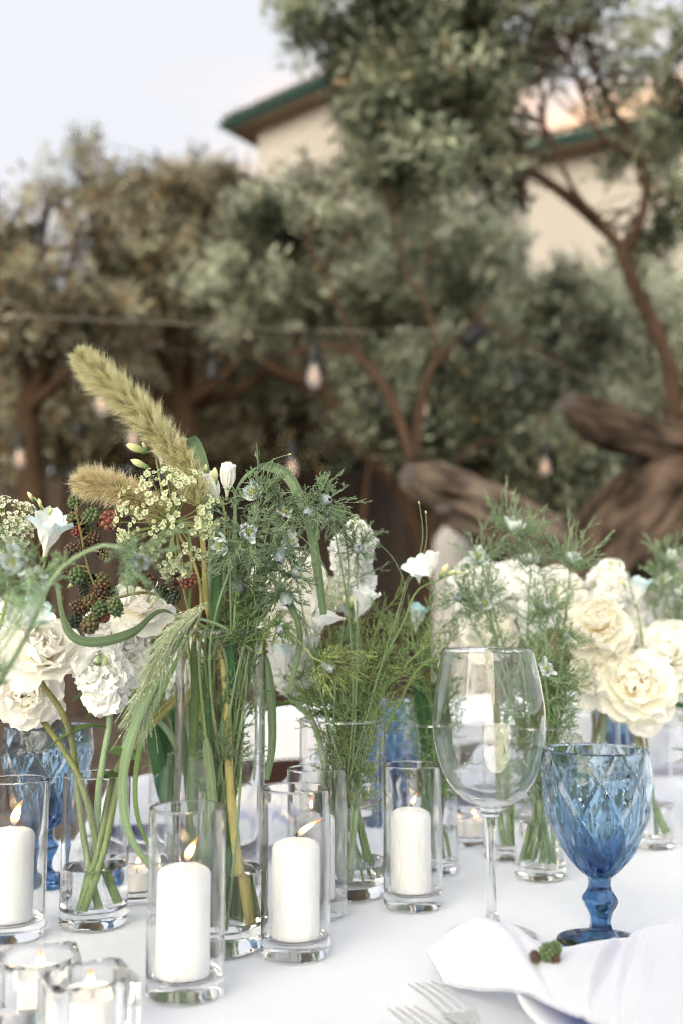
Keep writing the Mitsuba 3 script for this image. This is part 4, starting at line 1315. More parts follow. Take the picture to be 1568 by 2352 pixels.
def big_leaf(k, o, d, L, W, rng, col, droop=-.5, name='leaf'):
    d = norm(d)
    t = np.linspace(0, 1, 12)
    p = o + d * L * t[:, None] + np.array([0, 0, droop]) * L * (t ** 2)[:, None] * .6
    w = W * np.sin(np.pi * np.clip(t * .93 + .04, 0, 1)) ** .8
    v, q, x = ribbon(p, np.maximum(w, .0003), np.cross(d, [0, 0, 1.0]) + rng.normal(size=3) * .3, fold=.45, cols=7)
    import meshkit
    v = v + (meshkit.fbm(v * 70, 2)[:, None] - .5) * W * .5
    c = np.asarray(col) * (.85 + .5 * np.exp(-(x / .12) ** 2))[:, None] * (.85 + .3 * meshkit.noise(v * 120))[:, None]
    MB().add(v, q, c).put(part(k, name), M_LEAF)


def floret(mb, c, face, R, rng, layers=((5, 1.1, 1.4, 1.25), (4, .85, 1.0, .7), (3, .6, .5, .3)), col=(.95, .95, .93), heart=(.80, .86, .58)):
    ax, a, b = basis(face)
    for li, (cnt, L, t0, t1) in enumerate(layers):
        for i in range(cnt):
            g = 2 * math.pi * (i + .5 * li + rng.uniform(-.2, .2)) / cnt + li
            out = a * math.cos(g) + b * math.sin(g)
            v, q, t, s = petal(c - ax * R * .25, ax, out, R * L * rng.uniform(.9, 1.15), R * .60, t0, t1 + rng.normal() * .2, .1, rng, 6, 6, R * .11, notch=.16)
            mb.add(v, q, mixc(col, heart, np.clip(.30 - t, 0, 1) * 1.8) * rng.uniform(.95, 1.03))


def stock(label, c, up, vase, rng, via=(), R=.030, H=.05, count=16, fr=.0145, low=None, stem_r=.003, leaves=2):
    """White stock: ruffled double florets packed round the top of a thick pale stem."""
    k = thing('stock_flower', label, 'flower')
    c = np.asarray(c, float)
    ax, a, b = basis(up)
    P = stem_path(c - ax * H * .2, vase, rng, [c - ax * (H * .8)] + list(via), low)
    stem_mesh(part(k, 'stem'), np.vstack([spline([c + ax * H * .5, c - ax * H * .1], 5), P]), stem_r, stem_r * 1.1, SAGE * 1.3, SAGE * 1.4)
    for i in range(count):
        t = (i + .5) / count
        g = i * 2.4
        z = (t - .5) * H * 1.2
        rr = R * math.sqrt(max(.12, 1 - (2 * abs(t - .45)) ** 2.5)) * .62 * rng.uniform(.75, 1.15)
        out = a * math.cos(g) + b * math.sin(g)
        p = c + ax * z + out * rr
        m = MB()
        floret(m, p + rng.normal(size=3) * fr * .12, out + ax * (1.4 * (t - .35)) + rng.normal(size=3) * .25, fr * rng.uniform(.9, 1.35), rng)
        m.put(part(k, 'floret'), M_PETAL)
    bd = MB()
    for i in range(7):
        g = i * .9
        p = c + ax * H * (.62 + .05 * (i % 3)) + (a * math.cos(g) + b * math.sin(g)) * .004 * (1 + i % 2)
        sp = trimesh.creation.icosphere(1, .0028)
        bd.add(np.array(sp.vertices) * [.9, .9, 1.5] + p, sp.faces, (.42, .52, .28))
    bd.put(part(k, 'bud'), M_STEM)
    for i in range(leaves):
        j = 8 + 4 * i
        big_leaf(k, P[j], [math.cos(i * 2.6 + 2.5), -.5 * math.sin(i * 2.0 + .6), .35], .055, .0085, rng, GREEN * .8, -1.1)
    return k


def freesia_bloom(k, o, d, L, rng, spread=.55, tint=(.55, .80, .84), tint_amt=.25, base=(.86, .80, .55)):
    """A funnel of six rounded petals."""
    ax, a, b = basis(d)
    tb = lathe([(0, 0), (L * .035, L * .01), (L * .045, L * .2), (L * .10, L * .38), (L * .12, L * .44)], 14, closed=False)
    v = np.array(tb.vertices)
    v = o + v[:, :1] * a + v[:, 1:2] * b + v[:, 2:] * ax
    MB().add(v, tb.faces, mixc(base, WHITE, np.clip((np.array(tb.vertices)[:, 2] / L) * 2.4, 0, 1))).put(part(k, 'tube'), M_PETAL)
    for i in range(6):
        g = i * math.pi / 3 + .2
        out = a * math.cos(g) + b * math.sin(g)
        inner = i % 2
        v, q, t, s = petal(o + ax * L * .30 + out * L * .05, ax, out, L * (.74 if inner else .82), L * .23, .25 + .05 * inner, spread * (1.0 + .35 * (1 - inner)) + rng.normal() * .10, .42, rng, 9, 7, L * .010, tip=.58)
        am = tint_amt * rng.uniform(.2, 1.6)
        col = mixc(WHITE, tint, np.clip((t - .55) * 2 * am + (s > .8) * am * .6, 0, 1))
        col = mixc(col, base, np.clip(.22 - t, 0, 1) * 2)
        MB().add(v, q, col).put(part(k, 'petal'), M_PETAL)


def bud_mesh(o, d, L, r, c0=(.24, .34, .10), c1=(.80, .78, .45)):
    ax, a, b = basis(d)
    z = np.linspace(0, 1, 10)
    pr = np.stack([r * np.sin(np.pi * np.clip(z * .92 + .06, 0, 1)) ** .7 * (.75 + .35 * z), z * L], 1)
    pr[0, 0] = r * .3
    m = lathe(np.vstack([[0, 0], pr, [0, L]]), 12)
    v0 = np.array(m.vertices)
    v = o + v0[:, :1] * a + v0[:, 1:2] * b + v0[:, 2:] * ax
    return v, m.faces, mixc(c0, c1, np.clip(v0[:, 2] / L * 1.5 - .15, 0, 1))


def freesia(label, spike, vase, rng, blooms=(), buds=(), r=.0016, via=(), low=None, col=DEEP * 1.5, open_stem=True):
    """A freesia stem: spike = points along its flowering tip (tip first), blooms = (point, direction, length, spread, tint), buds = (point, direction, length)."""
    k = thing('freesia', label, 'freesia')
    sp = [np.asarray(p) for p in spike]
    P = stem_path(sp[0], vase, rng, sp[1:] + list(via), low, 44)
    stem_mesh(part(k, 'stem'), P, r * .55, r * 1.3, LIME * .8, col, 8)
    for o, d, L, spread, ta in blooms:
        freesia_bloom(k, np.asarray(o), d, L, rng, spread, tint_amt=ta)
        v, f, c = bud_mesh(np.asarray(o) - norm(d) * L * .03, d, L * .2, L * .055, DEEP * 1.6, LIME * .7)
        MB().add(v, f, c).put(part(k, 'calyx'), M_STEM)
    for o, d, L in buds:
        v, f, c = bud_mesh(np.asarray(o), d, L, L * .21)
        MB().add(v, f, c).put(part(k, 'bud'), M_STEM)
        v, f, c = bud_mesh(np.asarray(o) - norm(d) * L * .10, d, L * .42, L * .16, DEEP * 1.6, GREEN * 1.2)
        MB().add(v, f, c).put(part(k, 'bract'), M_STEM)
    return k


def umbel(label, hub, face, vase, rng, rays=34, L=.036, spread=1.25, fl=8, fs=.0024, col=(.62, .64, .40), petalc=(.80, .83, .66), via=()):
    """A lace umbel: rays from one hub, each ending in a small head of tiny five-petalled florets."""
    k = thing('lace_umbel', label, 'flower')
    ax, a, b = basis(face)
    hub = np.asarray(hub, float)
    P = stem_path(hub, vase, rng, [hub - ax * .02] + list(via))
    stem_mesh(part(k, 'stem'), P, .0013, .002, LIME * .9, GREEN * 1.2)
    rm = MB()
    for i in range(rays):
        el = spread * math.sqrt((i + .5) / rays)
        g = i * 2.39996 + rng.uniform(-.28, .28)
        el = max(.05, el + rng.normal() * .07)
        d = ax * math.cos(el) + (a * math.cos(g) + b * math.sin(g)) * math.sin(el)
        e = hub + d * L * rng.uniform(.85, 1.12) * (1 - .06 * el)
        rm.add(*tube(spline([hub, hub + d * L * .45 - ax * .0012, e], 7), [.00075, .0006, .0005, .0005, .0005, .00045, .0004], 5), LIME * .75)
        dd, p, q = basis(d + ax * .35)
        um = MB()
        for j in range(fl):
            r2 = .0070 * math.sqrt(j / fl)
            g2 = j * 2.4
            c = e + (p * math.cos(g2) + q * math.sin(g2)) * r2 + dd * (.0052 - r2 * .35)
            rm.add(*tube([e, e * .4 + c * .6, c], [.0003, .0003, .0003], 4), LIME * .9)
            fd, u1, u2 = basis(dd + (p * math.cos(g2) + q * math.sin(g2)) * .45 + rng.normal(size=3) * .15)
            sz = rng.uniform(.65, 1.35)
            for h in range(5):
                g3 = h * 1.2566 + rng.uniform(0, .3)
                o = u1 * math.cos(g3) + u2 * math.sin(g3)
                w = np.cross(fd, o)
                s = fs * sz * rng.uniform(.85, 1.15)
                v = np.array([c, c + o * s * .70 + w * s * .44 + fd * s * .25, c + o * s * 1.0 + fd * s * .36, c + o * s * .70 - w * s * .44 + fd * s * .25])
                um.add(v, [[0, 1, 2], [0, 2, 3]], np.array([col, petalc, petalc, petalc]) * rng.uniform(.85, 1.1))
            sp = trimesh.creation.icosphere(0, fs * .26)
            um.add(np.array(sp.vertices) + c + fd * fs * .15, sp.faces, (.34, .36, .10))
        um.put(part(k, 'umbellet'), M_PETAL)
    rm.put(say(part(k, 'ray'), kind='stuff'), M_STEM)
    return k


def plume(label, pts, R, vase, rng, n=9000, hair=.012, lean=.55, c0=(.42, .40, .16), c1=(.80, .76, .52), clump=.5, per=26, spread=.10, width=.00017, stem_via=(), low=None, stem_r=.0028, stem_cols=((.42, .36, .14), (.45, .42, .16))):
    """A foxtail: thousands of bristles along a curved axis."""
    import meshkit
    k = thing('foxtail_grass', label, 'grass plume')
    ax = spline(pts, 60)
    P = stem_path(ax[-1], vase, rng, stem_via, low)
    stem_mesh(part(k, 'stem'), P, stem_r * .6, stem_r * 1.25, stem_cols[0], stem_cols[1])
    t, a, b = frames(ax)
    nt = n // per                                   # bristles grow in tufts that share a direction and a tone
    s = np.sort(rng.uniform(0, 1, nt))
    g = np.arange(nt) * 2.39996 + rng.normal(size=nt) * .3

    def place(s, g):
        prof = np.minimum(1, np.sqrt(np.clip(s, 0, 1) * 5 + .12)) * (1 - .30 * s ** 2)
        i = np.clip((s * 59).astype(int), 0, 58)
        fr = (s * 59 - i)[:, None]
        out = np.cos(g)[:, None] * a[i] + np.sin(g)[:, None] * b[i]
        return ax[i] * (1 - fr) + ax[i + 1] * fr, out, -t[i], prof
    ctr0, out0, tip0, prof0 = place(s, g)
    tone = np.clip(.5 + .30 * rng.normal(size=nt), 0, 1)
    dirn = norm(out0 * (1 - lean * .75) + tip0 * lean + rng.normal(size=(nt, 3)) * .16)
    len0 = hair * prof0 * np.clip(1 + clump * rng.normal(size=nt) * .55, .45, 1.7)
    rep = np.repeat(np.arange(nt), per)
    m = len(rep)
    sj, gj = s[rep] + rng.normal(size=m) * .008, g[rep] + rng.normal(size=m) * .17
    c, out, tip, prof = place(np.clip(sj, 0, 1), gj)
    o = c + out * (R * .42 * prof * rng.uniform(.35, 1, m))[:, None]
    end = (ctr0 + out0 * (R * .45 * prof0)[:, None] + dirn * len0[:, None])[rep] + rng.normal(size=(m, 3)) * hair * spread + out * (hair * spread * .6)
    d = end - o
    d = d * rng.uniform(.65, 1.08, (m, 1))
    e = o + d
    w = norm(np.cross(d, rng.normal(size=(m, 3)))) * width
    q = o + d * .55 + out * hair * .05
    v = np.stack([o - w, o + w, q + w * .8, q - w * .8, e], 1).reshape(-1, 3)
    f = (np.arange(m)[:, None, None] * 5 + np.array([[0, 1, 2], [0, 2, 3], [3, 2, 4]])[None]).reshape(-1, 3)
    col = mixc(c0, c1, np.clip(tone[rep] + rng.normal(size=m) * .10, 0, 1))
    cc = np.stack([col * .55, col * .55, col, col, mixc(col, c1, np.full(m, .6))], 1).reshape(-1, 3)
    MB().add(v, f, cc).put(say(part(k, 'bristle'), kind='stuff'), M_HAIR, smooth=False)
    sd = MB()
    ss = rng.uniform(.01, .99, 900)
    ii = (ss * 59).astype(int)
    gg = rng.uniform(0, 6.28, 900)
    oo = np.cos(gg)[:, None] * a[ii] + np.sin(gg)[:, None] * b[ii]
    pr = np.minimum(1, np.sqrt(ss * 5 + .12)) * (1 - .3 * ss ** 2)
    ctr = ax[ii] + oo * (R * .34 * pr)[:, None]
    dd = norm(oo * .6 - t[ii] * .8)
    Lh = .0022
    pts3 = np.stack([ctr - dd * Lh * .5, ctr, ctr + dd * Lh * .6], 1)
    vv, ff = fibres(pts3, np.array([.0003, .00075, .0002]), 5)
    sd.add(vv, ff, each(np.asarray(c0) * rng.uniform(.8, 1.4, (900, 1)), 900, 15))
    sd.add(*tube(ax, R * .30 * np.minimum(1, np.sqrt(np.linspace(0, 1, 60) * 5 + .1)), 8), np.asarray(c0) * .9)
    sd.put(say(part(k, 'seed'), kind='stuff'), M_STEM)
    return k


def berry(o, d, R, rng, kind):
    """A blackberry of small beads with a calyx."""
    ax, a, b = basis(d)
    mb = MB()
    n = 34
    sp = trimesh.creation.icosphere(1, 1.0)
    base = {'green': (.070, .115, .040), 'olive': (.10, .10, .038), 'brown': (.065, .040, .022), 'red': (.17, .045, .030), 'dark': (.025, .040, .022)}[kind]
    alt = {'green': (.105, .145, .055), 'olive': (.12, .08, .036), 'brown': (.10, .045, .024), 'red': (.20, .085, .045), 'dark': (.04, .045, .022)}[kind]
    for i in range(n):
        z = 1 - 2 * (i + .5) / n
        g = i * 2.39996
        q = math.sqrt(1 - z * z)
        p = o + (a * math.cos(g) * q + b * math.sin(g) * q) * R * .78 + ax * z * R * .92
        mb.add(np.array(sp.vertices) * R * .27 * rng.uniform(.88, 1.1) + p, sp.faces, np.asarray(base if rng.uniform() < .65 else alt) * rng.uniform(.75, 1.25))
    s2 = trimesh.creation.icosphere(1, R * .8)
    mb.add(np.array(s2.vertices) + o, s2.faces, np.asarray(base) * .5)
    for i in range(5):
        g = i * 1.2566
        out = a * math.cos(g) + b * math.sin(g)
        v, q, t, s = petal(o - ax * R * .85, -ax, out, R * .85, R * .22, 1.0, 1.5, .2, rng, 4, 4)
        mb.add(v, q, (.26, .24, .13))
    return mb


def blade(label, pts, w, side, rng, col=SAGE, fold=.25, twist=0.0, taper=.35, name='strap_grass', cat='leaf', cols=7, vase='tall'):
    """A long strap leaf along the points."""
    import meshkit
    k = thing(name, label, cat)
    key = k
    if name == 'strap_grass':
        stem_mesh(part(k, 'stem'), stem_path(pts[0], vase, rng), w * .28, .0016, np.asarray(col), GREEN)
        key = part(k, 'leaf')
    p = spline(pts, 44)
    t = np.linspace(0, 1, 44)
    ww = w * np.minimum(1, (t / taper) ** .7 + .04) * (1 - .35 * t ** 3)
    v, q, x = ribbon(p, ww, np.asarray(side, float), fold=fold, cols=cols, twist=twist)
    stripes = .88 + .22 * np.sin(x * 16) * .5 + .25 * np.exp(-(x / .10) ** 2)
    c = np.asarray(col) * stripes[:, None] * (.85 + .3 * meshkit.fbm(v * 40, 2))[:, None]
    MB().add(v, q, c).put(key, M_LEAF)
    return k


def fern(label, tops, vase, rng, col=LIME * .8, name='dill_frond', cat='foliage', n=6, L=.035, low=None, group=None):
    """Dill-like green: one stem with many thread fronds."""
    k = thing(name, label, cat, group)
    P = stem_path(tops[0], vase, rng, tops[1:], low)
    stem_mesh(part(k, 'stem'), P, .0009, .0017, col, GREEN * 1.2, 7)
    zt = TT + VASES[vase][3] * .45
    ok = [i for i in range(0, len(P)) if P[i, 2] > zt]
    idx = np.repeat(np.array([ok[int(q)] for q in np.linspace(0, len(ok) - 1, n)]), 3)
    d = norm(rng.normal(size=(len(idx), 3)) * [1, .8, .5] + [0, 0, .9])
    feathery(part(k, 'foliage'), P[idx], d, rng.uniform(.6, 1.2, len(idx)) * L, col, rng, side=7, sub=3, r=.00046, curl=.35)
    return k

# ------------------------------------------------------------------ flowers: where each one stands
R = np.random.default_rng(5)
at_first = at


def at(vx, vy, d):                # the bunches stand 4.5 % farther than their first survey said
    return at_first(vx, vy, d * 1.045)


CAM = np.array([0, -1, .0])

# ---- love-in-a-mist in the tallest vase
nigella('open blue love-in-a-mist head at the top of the tallest vase', at(588, 1140, .81), 'tall', R, R=.0078, kind='open', face=(-.2, -.9, .35), threads=20, leafy=5, r=.0011)
nigella('upper of the two pale blue blooms left of the blue buds', at(566, 1226, .765), 'tall', R, R=.0072, kind='open', face=(.3, -.8, .1), threads=14, leafy=3, r=.0011)
nigella('lower pale blue love-in-a-mist bloom beside the lace umbel', at(524, 1250, .765), 'tall', R, R=.0072, kind='open', face=(-.7, -.7, -.2), threads=14, leafy=3, r=.0011)
nigella('closed blue bud hanging from an arched stem at the upper right', at(720, 1168, .82), 'tall', R, via=ats([(703, 1141, .82), (655, 1155, .82), (620, 1205, .82), (600, 1300, .82)]), R=.0062, face=(-.5, -.7, -.55), threads=16, leafy=2, r=.0009)
nigella('striped blue bud right above the hanging closed bud', at(738, 1150, .83), 'tall', R, via=ats([(712, 1142, .83), (660, 1165, .83), (630, 1230, .83), (612, 1320, .83)]), R=.0062, face=(.6, -.7, .0), threads=16, leafy=2, r=.0009)
nigella('small whitish love-in-a-mist between the open head and the arched stem', at(650, 1182, .82), 'tall', R, R=.0055, kind='half', face=(.2, -.9, .3), threads=16, leafy=3)
nigella('round blue bud on a hooked stem in the middle of the nest of threads', at(645, 1262, .80), 'tall', R, via=ats([(655, 1228, .80), (648, 1213, .80), (637, 1222, .80), (635, 1260, .80), (630, 1380, .80)]), R=.0068, face=(-.1, -.45, -.9), threads=16, leafy=3)
nigella('blue bud left of the bright green stem, above the vase rim', at(545, 1334, .80), 'tall', R, via=ats([(528, 1300, .80), (520, 1290, .80), (514, 1310, .80), (512, 1380, .8)]), R=.0062, face=(.15, -.5, -.85), threads=14, leafy=3)
nigella('dark bud in front of the white peony behind the tallest vase', at(676, 1318, .81), 'tall', R, via=ats([(650, 1340, .81), (622, 1395, .81)]), R=.0060, face=(.4, -.9, .2), threads=18, leafy=2, tone=SAGE * .8)
nigella('dark blue bud on a small arched stem over the white peony', at(657, 1362, .80), 'tall', R, via=ats([(646, 1336, .80), (624, 1316, .80), (598, 1322, .80), (588, 1400, .80)]), R=.0068, face=(.1, -.5, -.8), threads=18, leafy=2, tone=SAGE * .85)
nigella('tiny green bud among the stems just above the vase rim', at(597, 1362, .80), 'tall', R, R=.0035, kind='bud', threads=12, leafy=3, tone=GREEN)
nigella('small green spiky bud by the right side of the tallest vase', at(641, 1440, .79), 'tall', R, via=ats([(634, 1425, .79), (620, 1432, .79)]), R=.0040, face=(.2, -.8, -.5), threads=14, leafy=0, tone=GREEN * 1.1)
nigella('pale green spiky bud hanging low to the right of the tallest vase', at(743, 1522, .80), 'tall', R, via=ats([(717, 1510, .80), (695, 1481, .80), (667, 1456, .80), (634, 1434, .80), (612, 1442, .80), (600, 1500, .80)]), R=.0062, face=(.75, -.4, -.5), threads=26, leafy=0, tone=LIME * .75, r=.0012, sharp=1.15)
nigella('blurred pale bud behind the hooked stem', at(668, 1250, .95), 'middle', R, R=.0075, kind='half', face=(.1, -.8, .2), leafy=2)
nigella('blue bud half hidden behind the hanging closed bud', at(767, 1182, .95), 'middle', R, via=ats([(775, 1176, .95), (790, 1212, .95), (800, 1300, .96)]), R=.0065, face=(-.6, -.6, -.3), threads=16, leafy=2)
nigella('bud with curved threads in front of the tall white stock', at(820, 1262, .95), 'middle', R, R=.0065, face=(.1, -.9, .1), threads=22, leafy=4)
nigella('thread nest without petals above the right end of the grass blade', at(752, 1118, .90), 'middle', R, R=.0028, face=(.2, -.4, .8), threads=22, leafy=2, sharp=1.1)

# ---- blurred ones close to the lens, at the left
nigella('blurred pale bud on a thick arched stem in front of the berries', at(300, 1280, .62), 'near_left', R, via=ats([(261, 1252, .62), (210, 1262, .62), (168, 1284, .62), (129, 1318, .62), (100, 1372, .62), (40, 1500, .61), (-60, 1640, .6)]), R=.0075, kind='half', face=(.75, -.5, -.35), threads=22, leafy=0, r=.0017, tone=SAGE * 1.2)
nigella('blurred blue double bloom near the lens at the left', at(50, 1296, .64), 'near_left', R, R=.0085, kind='open', face=(-.2, -.9, .1), threads=12, leafy=1, tone=SAGE * 1.2)
nigella('blurred blue bloom just below the double one at the left', at(78, 1326, .64), 'near_left', R, R=.0075, kind='open', face=(.2, -.9, -.2), threads=10, leafy=1, tone=SAGE * 1.2)
for i, (x, y, tips) in enumerate([(70, 1395, 'upper'), (20, 1445, 'middle'), (-20, 1600, 'lower')]):
    fern(f'blurred feathery green frond near the lens at the left edge, {tips} one', ats([(x, y, .60), (x - 60, y + 90, .60)]), 'near_left', R, col=SAGE * 1.5, n=5, L=.022)

# ---- foxtails, umbels, grass
plume('thick fluffy foxtail rising highest at the upper left', ats([(180, 812, .81), (235, 868, .81), (300, 925, .81), (355, 985, .81), (400, 1040, .81), (440, 1100, .81), (456, 1160, .81)]), .0155, 'tall', R, n=15000, hair=.0155, lean=.70, c0=(.46, .44, .18), c1=(.92, .88, .62), clump=.42, per=20, spread=.15,
      stem_via=ats([(470, 1300, .81), (483, 1420, .81)]), low=(.75, -.3), stem_r=.0036, stem_cols=((.50, .44, .16), (.46, .40, .15)))
plume('short bristly foxtail pointing left above the berries', ats([(172, 1112, .78), (215, 1110, .78), (265, 1122, .78), (320, 1148, .785), (380, 1190, .79)]), .0090, 'tall', R, n=8000, hair=.0135, lean=.42, c0=(.54, .45, .20), c1=(.96, .88, .64), clump=.3, per=6, spread=.16, width=.00021,
      stem_via=ats([(430, 1260, .80), (462, 1400, .80)]), low=(.2, .5), stem_r=.002)
umbel('greenish lace umbel in front of the tallest vase flowers', at(400, 1200, .785), (-.30, -.93, .0), 'tall', R, rays=50, L=.045, spread=1.40, fl=5, fs=.0025, col=(.36, .44, .15), petalc=(.82, .85, .62), via=ats([(440, 1290, .80)]))
umbel('whiter lace umbel at the left edge', at(12, 1228, .82), (.15, -.85, .5), 'far_left', R, rays=30, L=.029, spread=1.3, fl=7, fs=.0022, petalc=(.86, .88, .74), via=ats([(10, 1400, .86)]))
umbel('small pale umbel between white peony and freesia', at(760, 1378, 1.02), (.1, -.8, .6), 'middle', R, rays=20, L=.020, spread=1.1, fl=8, fs=.0026, petalc=(.82, .85, .74))

# feathery drooping grass head
k = thing('panicle_grass', 'feathery drooping grass head hanging left from the tallest vase', 'grass plume')
axp = spline(ats([(482, 1385, .775), (430, 1420, .77), (375, 1500, .76), (330, 1600, .755), (300, 1690, .75)]), 40)
stem_mesh(part(k, 'stem'), np.vstack([axp[::-1], stem_path(at(490, 1380, .78), 'tall', R)[3:]]), .0008, .0015, SAGE * 1.2, GREEN)
n = 560
i0 = (R.uniform(0, 1, n) ** .8 * 30).astype(int)
st = axp[i0]
tn = norm(np.gradient(axp, axis=0))[i0]
gd = norm(tn * 1.2 + R.normal(size=(n, 3)) * .32 + [0, 0, -.15])
ln = R.uniform(.014, .034, (n, 1, 1))
tt = np.linspace(0, 1, 6)[None, :, None]
pp = st[:, None] + gd[:, None] * ln * tt + (tn[:, None] * .3 + R.normal(size=(n, 1, 3)) * .12 + np.array([0, 0, -.2])) * ln * tt ** 2
v, f = fibres(pp, .00026)
MB().add(v, f, each(np.array([.44, .52, .36]) * R.uniform(.8, 1.3, (n, 1)), n, 18)).put(say(part(k, 'hair'), kind='stuff'), M_STEM)
sd = MB()
u = R.uniform(.25, 1, (n, 5))
q = np.concatenate([pp[np.arange(n), (u[:, j] * 5).astype(int)] for j in range(5)])
dq = np.concatenate([gd] * 5) + R.normal(size=(n * 5, 3)) * .4
v, f = fibres(np.stack([q - norm(dq) * .0012, q, q + norm(dq) * .0014], 1), np.array([.0001, .0006, .0001]), 5)
sd.add(v, f, each(mixc((.46, .50, .26), (.80, .76, .50), R.uniform(0, 1, n * 5)), n * 5, 15))
sd.put(say(part(k, 'seed'), kind='stuff'), M_STEM)

UP = np.array([.0, -.35, .93])
blade('long curled dark green leaf looping left under the berries', ats([(400, 1412, .79), (375, 1403, .785), (345, 1420, .78), (315, 1448, .775), (270, 1467, .77), (210, 1476, .77), (168, 1464, .77), (147, 1433, .77), (136, 1388, .775), (130, 1346, .78)]), .0044, (.1, -.5, .85), R, col=SAGE * .85, fold=.5, twist=.5)
blade('wide grey-green grass blade arching over to the right', ats([(540, 1130, .85), (574, 1084, .85), (596, 1072, .85), (629, 1073, .85), (659, 1090, .85), (684, 1130, .85), (706, 1184, .85), (720, 1239, .85), (728, 1294, .85), (736, 1349, .85), (744, 1412, .85)]), .0056, (.85, -.5, .35), R, col=SAGE * 1.25, taper=.2)
blade('broad folded leaf right behind the thick foxtail', ats([(484, 1240, .83), (470, 1140, .83), (462, 1075, .83), (450, 1028, .83), (436, 1006, .825), (418, 1012, .82)]), .0078, (1, -.25, 0), R, col=SAGE * 1.3, fold=.4)
blade('narrow leaf hanging in front of the white peony', ats([(600, 1290, .80), (628, 1330, .80), (660, 1380, .80), (684, 1426, .80), (689, 1480, .80), (676, 1545, .80), (662, 1590, .80)]), .0032, (.9, -.4, .2), R, col=SAGE * .8)
blade('long pale green blade hanging down to the left in front', ats([(455, 1420, .78), (400, 1490, .765), (335, 1610, .745), (290, 1740, .735), (283, 1840, .735), (300, 1920, .74), (345, 1990, .75)]), .0050, (.9, -.45, .1), R, col=SAGE * 1.35, taper=.15)
blade('thin second blade hanging behind the pale hanging one', ats([(430, 1470, .80), (372, 1590, .79), (330, 1690, .785), (312, 1790, .785), (318, 1880, .785), (350, 1960, .79)]), .0034, (.8, -.6, .1), R, col=GREEN * 1.2, taper=.15)
blade('hanging green blade just right of the tallest vase', ats([(600, 1480, .93), (618, 1560, .93), (626, 1660, .93), (624, 1730, .93), (612, 1792, .93)]), .0046, (1, -.2, 0), R, col=SAGE * 1.05, taper=.15)
for lab, pts, w, c in [
        ('dark green upright strap leaf inside the tallest vase', [(488, 1280, .80), (500, 1330, .80), (498, 1400, .80), (487, 1470, .805), (479, 1580, .81), (482, 1750, .81), (492, 1950, .815), (500, 2120, .815)], .0040, DEEP * 1.6),
        ('bright green upright leaf in the middle of the tallest vase', [(528, 1440, .80), (532, 1520, .80), (530, 1650, .81), (528, 1850, .81), (520, 2100, .815)], .0030, np.array([.05, .17, .07])),
        ('leafy stalk at the left side of the tallest vase', [(445, 1470, .81), (452, 1560, .81), (446, 1700, .81), (440, 1850, .815), (452, 2080, .82)], .0040, GREEN * .9),
        ('grey-green cut stalk beside the yellow cane in the tallest vase', [(474, 1688, .795), (483, 1760, .795), (492, 1880, .80), (488, 2000, .81), (480, 2110, .82)], .0042, SAGE * 1.3)]:
    blade(lab, [at(*q) for q in pts], w, (1, -.3, 0), R, col=c, fold=.55, taper=.08, name='strap_leaf')

for lab, tp in [('dill frond at the right side inside the tallest vase', [(592, 1420, .80), (580, 1500, .80)]), ('dill frond in the middle of the tallest vase top', [(560, 1405, .82), (560, 1500, .82)]),
                ('dill frond behind the blue buds of the tallest vase', [(610, 1300, .84), (590, 1400, .83)]), ('dill frond spreading at the vase rim, right of the strap leaves', [(540, 1390, .79), (545, 1480, .79)]),
                ('dill frond filling the space below the open blue head', [(575, 1240, .83), (565, 1380, .82)]), ('dill frond behind the lower pale bloom', [(540, 1290, .84), (535, 1400, .82)])]:
    fern(lab, ats(tp), 'tall', R, col=GREEN * 1.05, n=11, L=.022)

# ---- freesias
freesia('white freesia with yellow buds at the top of the tallest vase', ats([(456, 1066, .83), (476, 1092, .83), (500, 1130, .83), (514, 1165, .83), (516, 1230, .83)]), 'tall', R,
        [(at(521, 1150, .83), (.06, -.25, 1), .0300, .18, .05), (at(511, 1165, .832), (-.45, -.1, .9), .030, .15, .1)],
        [(at(459, 1076, .83), (-.1, -.1, 1), .0060), (at(473, 1089, .83), (.0, -.1, 1), .0090), (at(494, 1114, .828), (.0, -.2, 1), .0155)])
freesia('blue-tinted freesia half hidden behind the thick foxtail', ats([(350, 990, .85), (354, 1020, .85), (360, 1060, .85), (375, 1140, .84)]), 'tall', R,
        [(at(372, 1078, .85), (-.05, -.2, 1), .036, .35, .5)],
        [(at(336, 1038, .84), (-1, -.2, .35), .0185), (at(340, 1074, .84), (-1, -.2, .45), .0165), (at(337, 1034, .84), (-.5, 0, .9), .0085), (at(352, 1010, .85), (.1, 0, 1), .008)])
freesia('pale blue freesia left of the berries', ats([(78, 1142, .80), (98, 1165, .80), (112, 1190, .80), (104, 1290, .81), (60, 1400, .84)]), 'far_left', R,
        [(at(100, 1290, .80), (.28, -.40, 1), .0420, .80, .8)], [(at(76, 1150, .80), (-.5, 0, .8), .009), (at(95, 1168, .80), (-.3, 0, 1), .009), (at(113, 1188, .80), (.1, 0, 1), .009)])
freesia('blurred pale blue freesia lower left, behind the feathery fronds', ats([(120, 1390, .84), (100, 1420, .84), (40, 1500, .86)]), 'far_left', R, [(at(40, 1440, .82), (.7, -.5, .5), .034, .8, .9)], [(at(155, 1350, .84), (.6, 0, .5), .008), (at(160, 1388, .84), (.8, 0, -.2), .009)])
